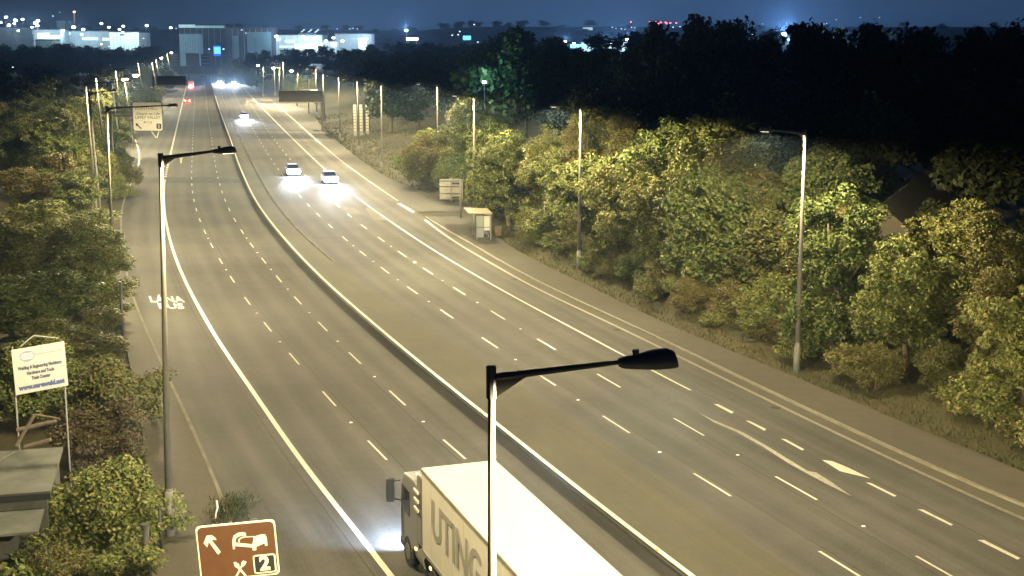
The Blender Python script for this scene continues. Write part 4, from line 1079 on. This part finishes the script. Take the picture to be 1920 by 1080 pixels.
# shrubs and trees on the slope left of the shelter
for k, px, by, ty, lab in (('bush0', 745, 350, 188, 0), ('bush1', 790, 352, 205, 1), ('bush1', 838, 350, 215, 2), ('bush0', 770, 350, 262, 3), ('bush0', 868, 372, 250, 4), ('broad1', 905, 398, 210, 5), ('broad0', 945, 430, 205, 6), ('bush0', 915, 420, 300, 7), ('broad2', 880, 360, 180, 8)):
    g_ = G(px, by); g_.x = max(g_.x, vergeR(g_.y) + 2.2); t = D(px, ty, g_.y); zz = gh(g_.x, g_.y); s = (t.z - zz) / (10 if 'broad' in k else 4.6)
    names = ['bush above the grass slope right of the lone lamp post', 'rust coloured bush between the lone lamp post and the grey sign back', 'rust coloured bush behind the grey sign back', 'low bush between the lone lamp post and the grey sign back', 'bush directly right of the grey sign back', 'leafy tree rising behind the bus shelter lamp post', 'tall leafy tree overhanging the bus shelter', 'dark bush between bus shelter and grey sign back', 'pale tree at the top of the bus shelter lamp post']
    plant(k, g_.x, g_.y, min(s, 1.7), s, label=names[lab], cat='bush' if 'bush' in k else 'tree')
# green lit tree and its floodlight
t = D(905, 118, 195); plant('broad2', t.x, 195, 1.4, (t.z - gh(t.x, 195)) / 10, label='tree lit green by a floodlight behind the right bank', cat='tree')
# left hedge
def left_plant(k, px, ytop, d, s, lab, cat='bush', group=None):
    t = D(px, ytop, d); base = {'broad': 10, 'bush': 4.6, 'scrub': 1.9, 'far': 12.7}[k.rstrip('0123456789')]
    zz = gh(t.x, d); plant(k, t.x, d, s, (t.z - zz) / base, label=lab, cat=cat, group=group, z=zz)
left_plant('bush0', 208, 772, 42.5, 1.32, 'round yellow green bush beside the foot of the tall left lamp')
left_plant('bush1', 95, 960, 38.5, .85, 'low dull bush at the bottom left corner under the shed roof')
left_plant('scrub0', 30, 990, 37.5, 1.3, 'low leafy shrub in the very bottom left corner', 'shrub')
left_plant('bush2', 205, 700, 53, .95, 'purple brown bush right of the white trade sign')
left_plant('bush1', 190, 600, 58, 1.2, 'bush between the white trade sign and the thick dark post')
left_plant('bush0', 70, 560, 62, 1.6, 'green bush directly behind the white trade sign')
left_plant('broad3', 120, 560, 70, .9, 'brownish tree just above the white trade sign', 'tree')
left_plant('broad0', 60, 470, 76, 1.0, 'leafy tree at the left edge halfway up the picture', 'tree')
left_plant('broad1', 165, 385, 84, .95, 'lit leafy tree overhanging the left footpath', 'tree')
left_plant('broad2', 90, 370, 92, 1.0, 'tree behind the lit tree that overhangs the left footpath', 'tree')
left_plant('broad0', 20, 345, 96, 1.1, 'dark tree at the left edge above the halfway tree', 'tree')
LH = 'trees of the long left hedge'
for n_, (k, px, ty, d, s) in enumerate((('broad1', 140, 300, 118, .9), ('broad3', 60, 270, 125, 1.1), ('broad2', 110, 225, 150, 1.1), ('broad0', 165, 250, 150, .8), ('broad1', 40, 215, 160, 1.2), ('bush0', 215, 300, 150, 1.0), ('bush1', 222, 268, 165, 1.1),
                                 ('broad2', 200, 235, 200, .9), ('broad3', 150, 190, 210, 1.1), ('broad0', 95, 180, 220, 1.3), ('broad1', 222, 205, 245, .9), ('broad2', 185, 175, 270, 1.2), ('broad0', 255, 150, 330, 1.5), ('broad1', 275, 168, 350, 1.1), ('broad2', 238, 160, 320, 1.1), ('broad3', 290, 150, 420, 1.2), ('broad1', 305, 122, 560, 1.5), ('broad0', 318, 128, 620, 1.3))):
    left_plant(k, px, ty, d, s, 'hedge tree on the left, %s counting from the near end of the long hedge' % (ORD[n_]), 'tree', LH)
# far dark trees, left and right of the road and below the town
def far_field(n_, fx, label, group, dmin, dmax, hmin=9, hmax=14):
    for i in range(n_):
        d = dmin + (dmax - dmin) * ((i + random.random()) / n_); x = fx(d, i); s = random.uniform(hmin, hmax) / 13
        plant('far%d' % random.randrange(3), x, d, s * 1.1, s, label=label, group=group)
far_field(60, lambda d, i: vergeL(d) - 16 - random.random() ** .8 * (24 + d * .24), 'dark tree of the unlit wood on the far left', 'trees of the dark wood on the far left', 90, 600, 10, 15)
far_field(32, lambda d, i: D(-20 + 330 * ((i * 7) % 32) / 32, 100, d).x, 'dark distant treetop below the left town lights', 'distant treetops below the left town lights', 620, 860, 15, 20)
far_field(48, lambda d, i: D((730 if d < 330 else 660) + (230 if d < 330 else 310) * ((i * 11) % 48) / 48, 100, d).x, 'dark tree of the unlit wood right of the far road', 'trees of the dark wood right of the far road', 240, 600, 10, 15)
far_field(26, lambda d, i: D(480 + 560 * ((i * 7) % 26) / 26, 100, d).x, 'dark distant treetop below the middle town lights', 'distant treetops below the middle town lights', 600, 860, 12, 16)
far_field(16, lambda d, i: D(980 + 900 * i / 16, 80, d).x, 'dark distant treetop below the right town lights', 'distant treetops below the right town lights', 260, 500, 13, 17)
for n_, (px, ty, d) in enumerate(((425, 110, 640), (448, 104, 660), (470, 118, 600), (500, 140, 520), (520, 148, 480), (545, 140, 450), (565, 146, 420), (495, 165, 430), (560, 160, 400))):
    t = D(px, ty, d); x = max(t.x, vergeR(d) + 3) if px > 480 else t.x
    zz = gh(x, d); plant('broad%d' % (n_ % 4), x, d, max(.7, (t.z - zz) / 10), max(.4, (t.z - zz) / 10), label='lit tree beside the far end of the right carriageway, %s from the left' % ORD[n_], group='lit trees beside the far end of the road')
y = 175.0; i = 0
while y < 640 and i < 40:
    x = vergeL(min(y, 860)) - (3.5 + 6 * random.random()) - (8 if i % 2 else 0)
    hh = random.uniform(.75, 1.15); plant('broad%d' % (i % 4), x, y, hh * 1.1, hh, label='lamp lit tree of the left roadside wood beyond the white exit sign', group='lamp lit trees of the left roadside wood')
    y += 9 + y * .012; i += 1
for i in range(80):
    d = random.uniform(1500, 2700); t = D(-60 + 2060 * (i + random.random()) / 80, 60, d); k = random.uniform(.5, 1.15)
    plant('far%d' % random.randrange(3), t.x, d, k * 2.4, k, label='tiny dark tree on the distant hill under the night sky', group='tiny dark trees on the distant hill')
# bare twigs above the lit trees
p = D(1195, 330, 106); root = empty('bare_twigs', (p.x, p.y, gh(p.x, p.y))); tag(root, 'bare pale upright branches poking above the lit trees right of the maple', 'bare tree')
tb = MB(); zt0 = p.z - root.location.z
MB().tube((0, 0, 0), (0, 0, zt0), .1, .05, 6).build('trunk', M['bark'], root)
for k in range(9):
    a = -.9 + 1.8 * k / 8; e_ = Vector((a * 1.0, random.uniform(-.4, .4), zt0 + 2.6 - abs(a) * .9)); tb.path([(0, 0, zt0), (a * .35, 0, zt0 + .9), e_], [.04, .03, .012], 5)
M['twig'] = mat('pale_dead_twigs', (.28, .2, .11), .8)
tb.build('branches', M['twig'], root)

# grass on the verges
def grass():
    rng = np.random.default_rng(5); pts = []
    while len(pts) < 26000:
        y = 34 + 300 * rng.random() ** 2.0; d = rng.random() ** 1.3 * (4.5 if y < 125 else 16)
        x = vergeR(y) + .05 + d; pts.append((x, y, gh(x, y)))
    for _ in range(1800):
        y = 40 + 60 * rng.random(); x = vergeL(y) - .1 - rng.random() * 1.2; pts.append((x, y, gh(x, y)))
    c = G(432, 962)
    for _ in range(900): pts.append((c.x + rng.normal() * .35, c.y + rng.normal() * 1.0, .05))
    P_ = np.array(pts); n = len(P_); ang = rng.random(n) * 6.28; sc_ = 1 + np.maximum(0, P_[:, 1] - 100) / 90
    hgt = rng.uniform(.08, .30, n); wd = rng.uniform(.015, .035, n) * sc_
    u = np.stack([np.cos(ang), np.sin(ang), np.zeros(n)], 1); ln = rng.normal(size=(n, 3)) * .12; ln[:, 2] = 0
    V = np.empty((n, 3, 3)); V[:, 0] = P_ - u * wd[:, None]; V[:, 1] = P_ + u * wd[:, None]; V[:, 2] = P_ + ln; V[:, 2, 2] += hgt
    me = bpy.data.meshes.new('grass'); me.vertices.add(n * 3); me.loops.add(n * 3); me.polygons.add(n)
    me.vertices.foreach_set('co', V.reshape(-1)); me.loops.foreach_set('vertex_index', np.arange(n * 3, dtype=np.int32))
    me.polygons.foreach_set('loop_start', np.arange(0, n * 3, 3, dtype=np.int32)); me.polygons.foreach_set('loop_total', np.full(n, 3, dtype=np.int32))
    me.update(); me.materials.append(M['grass']); o = bpy.data.objects.new('grass', me); sc.collection.objects.link(o); tag(o, 'rough grass and weeds along the verges', 'grass', kind='stuff')
grass()
# ------------------------------------------------------------------ house on the right
def house():
    A, B = G(1652, 384, 7.6), G(1748, 309, 7.6); c = (A + B) / 2; d_ = B - A; root = empty('house', (c.x, c.y, 0), math.atan2(d_.y, d_.x))
    tag(root, 'barely lit house roof among the dark trees on the right', 'house'); L = d_.length
    M['rooftile'] = mat('dull_roof_tiles', (0.06, .052, .036), .9, noise=.2, scale=3); M['housewall'] = mat('house_render', (.05, .045, .035), .9)
    MB().box((0, 0, 2.4), (L - .8, 5.6, 4.8)).build('wall', M['housewall'], root)
    rf = MB(); rf.prism([(-3.4, 4.8), (3.4, 4.8), (0, 7.6)], -L / 2, L / 2, Matrix.Rotation(-math.pi / 2, 4, 'Z')); rf.build('roof', M['rooftile'], root)
    MB().box((0, -3.45, 4.75), (L, .12, .14)).build('gutter', M['black'], root)
house()

# ------------------------------------------------------------------ the overbridge and boards at the road's end
def overbridge():
    d = 700.0; A, B = D(318, 124, d), D(480, 124, d); root = empty('overbridge', ((A.x + B.x) / 2, d, 0)); tag(root, 'low brown concrete overbridge crossing at the far end of the road', 'bridge')
    w_ = B.x - A.x; zb = D(400, 141, d).z; zt = A.z
    M['bridge'] = mat('brown_concrete', (.10, .08, .06), .9, noise=.25, scale=.2)
    MB().box((0, 3, (zt + zb) / 2), (w_ + 60, 8, zt - zb)).build('deck', M['bridge'], root)
    MB().box((0, -1.2, zb + .35), (w_ + 40, .4, .5)).build('fascia', M['concrete'], root)
    for k in (-.5, -.1, .5): MB().box((w_ * k * 1.3, 3, zb / 2), (1.6, 6, zb)).build('pier', M['bridge'], root)
overbridge()
def flat_board(name, x0, x1, yt, yb, d, mt, label, cat='board', emis=None, posts=True, lines=0):
    A, B = D(x0, yt, d), D(x1, yb, d); c = (A.x + B.x) / 2; g_ = gh(c, d); root = empty(name, (c, d, g_)); tag(root, label, cat)
    MB().box((0, 0, (A.z + B.z) / 2 - g_), (B.x - A.x, .4, A.z - B.z)).build('panel', mt, root)
    if posts:
        for s in (-.35, .35): MB().box((s * (B.x - A.x), .3, (A.z - g_) / 2), (.4, .3, A.z - g_)).build('post', M['gdark'], root)
    if lines:
        m = MB()
        for i in range(lines): m.box((0, -.22, A.z - g_ - (A.z - B.z) * (i + .7) / (lines + .4)), ((B.x - A.x) * .8, .04, (A.z - B.z) * .07))
        m.build('stripes', M['signgrey'], root)
    return root
M['bd1'] = mat('beige_board', (.33, .29, .21), .7, noise=.1, scale=1); M['bd2'] = mat('purple_grey_board', (.10, .10, .15), .7); M['bd3'] = mat('dark_blue_board', (.03, .045, .12), .7)
flat_board('hoarding', 348.5, 374.5, 100, 123.5, 690, M['bd1'], 'beige hoarding in the middle above the overbridge')
flat_board('hoarding', 319, 337, 99, 123, 690, M['bd2'], 'grey striped hoarding left of the beige one above the overbridge', lines=4)
flat_board('hoarding', 376.5, 395, 101, 123.5, 690, M['bd3'], 'dark blue hoarding right of the beige one above the overbridge', lines=3)
M['cyanlit'] = mat('lit_cyan_panel', (.3, .7, .8), .5, emis=(.15, .62, 1.0), estr=1.6)
M['bluelit'] = mat('lit_blue_panel', (.02, .1, .6), .5, emis=(.01, .12, .9), estr=1.2)
r = flat_board('lit_sign', 400, 414, 85.5, 105, 900, M['bluelit'], 'glowing cyan and blue building sign beyond the overbridge', 'illuminated sign')
q = D(407.5, 95, 899.6); MB().box((0, 0, 0), (4.4, .1, 4.6)).build('lit_face', M['cyanlit'], r, loc=(q.x - r.location.x, -.5, q.z - r.location.z + .2))
flat_board('lit_sign', 868, 883, 67, 75, 1000, M['cyanlit'], 'small bright blue sign in the dark, right of the middle', 'illuminated sign', posts=True)
flat_board('lit_sign', 1069, 1097, 83, 90, 1100, M['cyanlit'], 'long cyan lit sign by the pale shed on the right horizon', 'illuminated sign')
M['palelit'] = mat('lit_white_panel', (.8, .8, .8), .5, emis=(.65, .9, 1.0), estr=.9)
flat_board('lit_sign', 1093, 1111, 51.5, 56.5, 2100, M['palelit'], 'small white lit sign above the cyan sign on the right horizon', 'illuminated sign')
flat_board('lit_sign', 762, 784, 70.5, 75.5, 1000, mat('lit_white_strip', (.8, .8, .9), .5, emis=(.75, .82, 1), estr=4), 'bright white light strip under a lone lamp, middle of the horizon', 'illuminated sign')

# ------------------------------------------------------------------ distant buildings
M['wcyan'] = mat('pale_cladding', (.5, .58, .58), .6, noise=.15, scale=.15); M['wgrey'] = mat('grey_cladding', (.28, .32, .34), .6, noise=.2, scale=.12); M['wdark'] = mat('dark_cladding', (.04, .04, .055), .7)
M['winlit'] = mat('lit_window', (.6, .7, .7), .4, emis=(.6, .9, 1.0), estr=.9); M['winlitw'] = mat('lit_warm_bay', (.8, .75, .7), .4, emis=(1.0, .93, .85), estr=1.6)
def building(x0, x1, yt, d, wall, label, depth=30, strip_y=None, strips=(), roofc=None, light=None, kind='warehouse', cat='building'):
    A, B = D(x0, yt, d), D(x1, yt, d); c = (A.x + B.x) / 2; g_ = gh(c, d) - 2; W = B.x - A.x; H = A.z - g_
    root = empty(kind, (c, d, g_)); tag(root, label, cat)
    wl = MB().box((0, depth / 2, H / 2), (W, depth, H)).build('wall', wall, root)
    MB().box((0, depth / 2, H + .3), (W + .6, depth + .6, .6)).build('roof', M['wdark'] if roofc is None else roofc, root)
    for (sx0, sx1, sy0, sy1, m_) in strips:
        a, b = D(sx0, sy0, d), D(sx1, sy1, d); MB().box(((a.x + b.x) / 2 - c, -.12, (a.z + b.z) / 2 - g_), (b.x - a.x, .25, a.z - b.z)).build('lit_bay' if m_ in (M['winlit'], M['winlitw'], M['palelit']) else 'wall_panel', m_, root)
    rib = MB()
    for k in range(1, 8): rib.box((-W / 2 + W * k / 8, -.1, H / 2), (.25, .2, H * .98))
    rib.build('ribs', M['wgrey'], root)
    if light:
        for (lx, ly, off_, P_, col) in light:
            q = D(lx, ly, d - off_); ld = bpy.data.lights.new('yard_light', 'POINT'); ld.energy = P_ * 0.3; ld.color = col; ld.shadow_soft_size = .5
            o = bpy.data.objects.new('yard_light', ld); sc.collection.objects.link(o); o.parent = root; o.location = q - root.location
    return root
CY = (.55, .9, 1.0)
building(205, 260, 61, 950, M['wcyan'], 'pale green lit warehouse with square front, right end of the left group', strips=((225, 232, 63, 67, M['wdark']), (204.5, 260.5, 73.6, 74.4, M['wgrey'])), light=((222, 63, 12, 36000, (.55, 1, .85)), (250, 64, 14, 26000, (.55, 1, .85))))
building(112, 205, 59, 1000, M['wgrey'], 'long grey warehouse with white lit loading bays in the left group', strips=((154, 184, 70, 75, M['winlit']), (192, 206, 71, 76, M['winlit']), (113, 118, 58, 74, M['wcyan']), (121, 132, 60, 65, M['winlit'])), light=((130, 62, 16, 30000, CY), (170, 64, 16, 22000, CY)))
building(62, 112, 56, 980, M['wgrey'], 'grey warehouse with glowing white front at the left', strips=((70, 93, 62, 72, M['winlitw']), (93, 112, 66, 73, M['winlit'])), light=((80, 60, 14, 30000, CY),))
building(66, 98, 76, 850, M['wcyan'], 'small pale rounded shed below the glowing left warehouse', depth=14, kind='shed', light=((82, 76, 14, 9000, CY),))
building(106, 122, 39, 1150, M['wgrey'], 'pale tower block standing above the left warehouses', depth=14, kind='tower_block', light=((110, 44, 25, 12000, CY),))
building(-40, 62, 52, 1150, M['wgrey'], 'dim grey warehouse at the left edge of the picture', light=((10, 50, 22, 14000, CY),))
building(334, 510, 52, 1020, M['wdark'], 'large dark block beyond the overbridge with a lit roof strip', kind='office_block', strips=((335, 366, 45.5, 51.5, M['pale2']) if 'pale2' in M else (335, 366, 45.5, 51.5, M['wcyan']),), depth=25) if False else None
M['dimlit'] = mat('lit_roof_fascia', (.5, .6, .6), .5, emis=(.28, .5, .5), estr=.8); M['dimlit2'] = mat('dim_roof_fascia', (.4, .5, .5), .5, emis=(.12, .28, .27), estr=.8)
M['facade'] = mat('blue_grey_facade', (.12, .2, .24), .6, noise=.2, scale=.2)
building(334, 424, 46, 1020, M['wdark'], 'large dark block beyond the overbridge with a lit roof strip', kind='office_block', depth=25, strips=((335, 366, 46, 52, M['dimlit']), (366, 421, 48, 52.5, M['dimlit2'])))
building(336, 372, 64, 960, M['facade'], 'blue grey lit facade in front of the dark block beyond the overbridge', kind='office_block', depth=12, light=((352, 70, 22, 9000, CY),))
building(424, 512, 53, 990, M['wdark'], 'dark block right of the lit roof strip, beyond the overbridge', kind='office_block', depth=20, strips=((437, 448, 67, 110, M['facade']),(463, 510, 60, 112, M['facade'])))
building(510, 604, 66, 1000, M['wcyan'], 'long bright warehouse with glowing yard in the middle group', strips=((534, 552, 75, 80, M['winlit']), (553, 610, 83, 92, M['winlitw']), (524, 550, 86, 89, M['winlit']), (534, 542, 91, 94, M['winlit'])), light=((520, 70, 18, 22000, CY), (575, 76, 14, 30000, (.8, .92, 1)), (596, 80, 14, 20000, CY)))
building(560, 585, 62, 1030, M['wgrey'], 'grey warehouse with three slanting rooflights behind the bright yard', depth=20, strips=((560, 584, 64, 67, M['winlit']),))
for (xa, ya, xb, yb) in ((564, 61, 571, 55), (577, 61, 585, 55), (590, 61, 598, 55)):
    A, B = D(xa, ya, 1040), D(xb, yb, 1040); o = MB().tube((0, 0, 0), B - A, .5, .5, 5).build('rooflight', M['palelit'], loc=A); tag(o, 'slanting lit rooflight above the bright middle warehouse, one of three', 'rooflight', 'slanting rooflights above the middle warehouse')
building(628, 694, 64, 1000, M['wgrey'], 'grey blue warehouse with lit end wall, right end of the middle group', strips=((672, 688, 73, 93, M['winlit']), (658, 693, 72, 73, M['wcyan'])), light=((660, 74, 18, 26000, (.55, .8, 1)), (684, 76, 14, 30000, CY)))
building(604, 630, 78, 960, M['wgrey'], 'small lit shed between the two middle warehouses', depth=12, kind='shed', strips=((620, 631, 79, 87, M['winlit']),), light=((615, 80, 12, 12000, CY),))
building(525, 540, 95, 880, M['wgrey'], 'low square shed under the bright middle warehouse', depth=10, kind='shed', light=((532, 94, 14, 6000, CY),))
building(1090, 1190, 80, 1100, M['wcyan'], 'pale warehouse glowing beside the cyan sign on the right horizon', strips=(), light=((1130, 82, 20, 26000, (.7, .9, 1)), (1165, 84, 14, 42000, (.8, 1, .9)), (1180, 80, 14, 16000, CY)))
building(185, 206, 95, 900, mat('warm_gable', (.35, .24, .15), .8), 'small warm lit gabled house over the left wood', depth=8, kind='house', cat='house', light=((196, 96, 10, 5000, (1, .7, .4)),))
building(480, 500, 205, 1500, M['wgrey'], 'x') if False else None

# ------------------------------------------------------------------ distant lights
M['whitelit'] = mat('floodlight_glass', (.9, .9, .9), .3, emis=(.82, .9, 1.0), estr=14); M['redlit'] = mat('red_warning_glass', (.8, .1, .1), .3, emis=(1, .10, .14), estr=9); M['orangelit'] = mat('orange_lamp_glass', (.9, .6, .3), .3, emis=(1.0, .55, .28), estr=5); M['dimwhite'] = mat('dim_lamp_glass', (.8, .8, .9), .3, emis=(.55, .75, 1), estr=2.2)
def mast_proto(name, head_mt):
    root = bpy.data.objects.new(name, None); sc.collection.objects.link(root)
    mm = MB().tube((0, 0, -12), (0, 0, -.3), .05, .04, 5).build('mast', M['gdark'], root)
    hh = MB().loft([[(-.5, 0, -.35), (.5, 0, -.35), (.5, .3, -.35), (-.5, .3, -.35)], [(-.6, -.1, 0), (.6, -.1, 0), (.6, .3, 0), (-.6, .3, 0)], [(-.45, 0, .35), (.45, 0, .35), (.45, .3, .35), (-.45, .3, .35)]]).build('lamp', head_mt, root)
    return [root, mm, hh, False]
protos = {'w': mast_proto('floodlight', M['whitelit']), 'r': mast_proto('warning_light', M['redlit']), 'o': mast_proto('distant_lamp', M['orangelit']), 'd': mast_proto('distant_lamp', M['dimwhite'])}
def far_light(k, px, py, d, s, label, group, power=0, col=(.75, .87, 1)):
    pr = protos[k]; p = D(px, py, d)
    if not pr[3]: o = pr[0]; pr[3] = True
    else:
        o = pr[0].copy(); sc.collection.objects.link(o)
        for c in pr[1:3]: q = c.copy(); sc.collection.objects.link(q); q.parent = o
    o.location = p; o.scale = (s, s, s); tag(o, label, 'floodlight' if k == 'w' else 'light', group)
    if power:
        ld = bpy.data.lights.new('flood_light', 'POINT'); ld.energy = power; ld.color = col; ld.shadow_soft_size = .3
        l = bpy.data.objects.new('flood_light', ld); sc.collection.objects.link(l); l.parent = o; l.location = (0, -3.0, 1.5)
gl = 'floodlights over the left warehouses'; ll = 'white floodlight burning over the left warehouses'
for x, y, s in ((1, 42, 1.5), (11, 32, 1.5), (17, 47, 1.6), (29, 38, 1.8), (26.5, 44, 1.2), (42, 36, 1.5), (34, 58, 1.2), (60, 51, 1.3), (66, 43, 1.9), (70, 48, 1.6), (71, 39, 1.7), (118, 57, 1.5), (138, 51, 2.0), (156, 55, 1.7), (153, 65, 1.4), (190, 44, 1.5), (204, 51, 1.5), (224, 55, 1.4), (230, 61, 1.5), (231, 49, 1.5), (275, 48, 1.6), (320, 52, 1.5)):
    far_light('w', x, y, 930, s, ll, gl, power=(25000 if s >= 1.6 else 0))
for x, y, s in ((99, 30, .8), (112, 23, .5), (204, 87, .8), (219, 91, .8), (269, 72, .8), (24, 126, .7), (392, 92, 1.0), (419, 92, 1.0), (453, 56, .8), (461, 62, .6), (330, 53, .6)):
    far_light('d', x, y, 925 if y < 120 else 300, s * (1 if y < 120 else .4), 'small dim white light scattered among the left town lights', 'small dim lights among the left town lights')
far_light('o', 139, 22, 1100, 1.6, 'orange light on top of a tall mast above the left warehouses', None); far_light('o', 190, 83, 700, .9, 'small orange light left of the warm gabled house', None)
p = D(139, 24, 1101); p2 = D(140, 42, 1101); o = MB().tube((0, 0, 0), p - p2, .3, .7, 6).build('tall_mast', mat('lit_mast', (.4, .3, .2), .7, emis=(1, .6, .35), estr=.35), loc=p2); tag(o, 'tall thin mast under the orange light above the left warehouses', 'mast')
gm = 'floodlights over the middle warehouses'; lm = 'white floodlight burning over the middle warehouses'
for x, y, s in ((518, 68, 1.6), (522, 74, 1.6), (568, 68, 1.5), (572, 73, 1.5), (590, 72, 1.5), (611, 77, 1.6), (625, 71, 1.5), (642, 77, 1.6), (676, 74, 1.7), (687, 73, 1.6), (689, 106, 1.4), (647, 108, .9), (597, 92, 1.6), (579, 91, 1.5)):
    far_light('w', x, y, 930, s, lm, gm, power=(25000 if s >= 1.6 else 0))
far_light('w', 589, 104, 880, 1.2, 'bright white light low under the middle warehouses', None, power=20000)
for x, y in ((632, 54), (656, 54), (662, 53), (670, 54), (542, 68)): far_light('d', x, y, 1300, .9, 'small dim light above the middle warehouses', 'small dim lights above the middle warehouses')
far_light('w', 762, 57, 1000, 1.7, 'lone white floodlight above the bright strip in the middle of the horizon', None, power=120000, col=(.5, .65, 1))
for x, y in ((848, 66), (859, 65), (862, 59), (889, 46), (896, 79)): far_light('d', x, y, 1000, 1.0, 'small dim light near the small bright blue sign', 'small dim lights near the bright blue sign')
gr = 'floodlights beside the cyan sign on the right horizon'
for x, y, s in ((1060, 78, 1.6), (1076, 81, 1.5), (1123, 80, 1.5), (1131, 76, 1.7), (1176, 74, 1.7), (1184, 76, 1.9), (1188, 79, 1.4), (1148, 97, 1.0), (1137, 102, .9), (1082, 94, 1.1), (1258, 77, 1.5), (1265, 73, 1.4)):
    far_light('w', x, y, 1050, s, 'white floodlight beside the cyan sign on the right horizon', gr, power=(90000 if s >= 1.6 else 0), col=(.45, .65, 1))
for x, y in ((1032, 61), (1055, 60), (1071, 60), (1122, 63), (1128, 60), (1148, 51), (1155, 53), (1165, 54), (1172, 55), (1190, 52), (1198, 63), (1222, 52), (1233, 66), (1241, 61), (1262, 51), (1275, 50), (1184, 51), (1140, 60)):
    far_light('d', x, y, 2200, random.uniform(1.2, 2.2), 'tiny dim white light of the town on the right horizon', 'tiny dim town lights on the right horizon')
for x, y in ((1183, 41), (1218, 41), (1229, 41), (1235, 44), (1239, 42), (1248, 42), (1250, 44), (1257, 43), (1268, 43), (1270, 60), (1241, 64)):
    far_light('r', x, y, 2300, 2.4 if x > 1225 else 2.0, 'red warning light on the right horizon', 'red warning lights on the right horizon')
far_light('w', 1470, 65, 420, 1.15, 'very bright blue white floodlight over the dark trees on the right', None, power=260000, col=(.35, .6, 1))
for x, y, d in ((1410, 66, 800), (1547, 63, 800), (1646, 60, 800)): far_light('w', x, y, d, 1.2, 'white light showing through the dark trees on the right skyline', 'white lights through the trees on the right skyline')
for x, y in ((1430, 45), (1475, 44), (1519, 57), (1540, 46), (1545, 45), (1550, 44), (1568, 37), (1613, 33), (1649, 33), (1577, 60)): far_light('d', x, y, 2100, 1.5, 'tiny dim light above the dark trees on the right skyline', 'tiny dim lights above the right skyline')
far_light('w', 908, 154, 185, .45, 'pale green floodlight in the trees above the bus shelter', None, power=2600, col=(.4, .95, .8))
far_light('w', 887, 248, 150, .35, 'bright white lamp half hidden in the leaves above the bus shelter', None, power=1500, col=(.8, 1, .8))

# ------------------------------------------------------------------ haze
m = bpy.data.materials.new('night_air'); m.use_nodes = True; n = m.node_tree
for x in list(n.nodes):
    if x.type != 'OUTPUT_MATERIAL': n.nodes.remove(x)
pv = n.nodes.new('ShaderNodeVolumePrincipled'); pv.inputs['Color'].default_value = (.42, .68, 1, 1); pv.inputs['Density'].default_value = HAZE; pv.inputs['Anisotropy'].default_value = 0.6
n.links.new(pv.outputs[0], n.nodes['Material Output'].inputs['Volume'])
if HAZE > 0:
    o = MB().box((0, 4450, 35), (7400, 9200, 94)).build('haze', m); tag(o, kind='stuff')
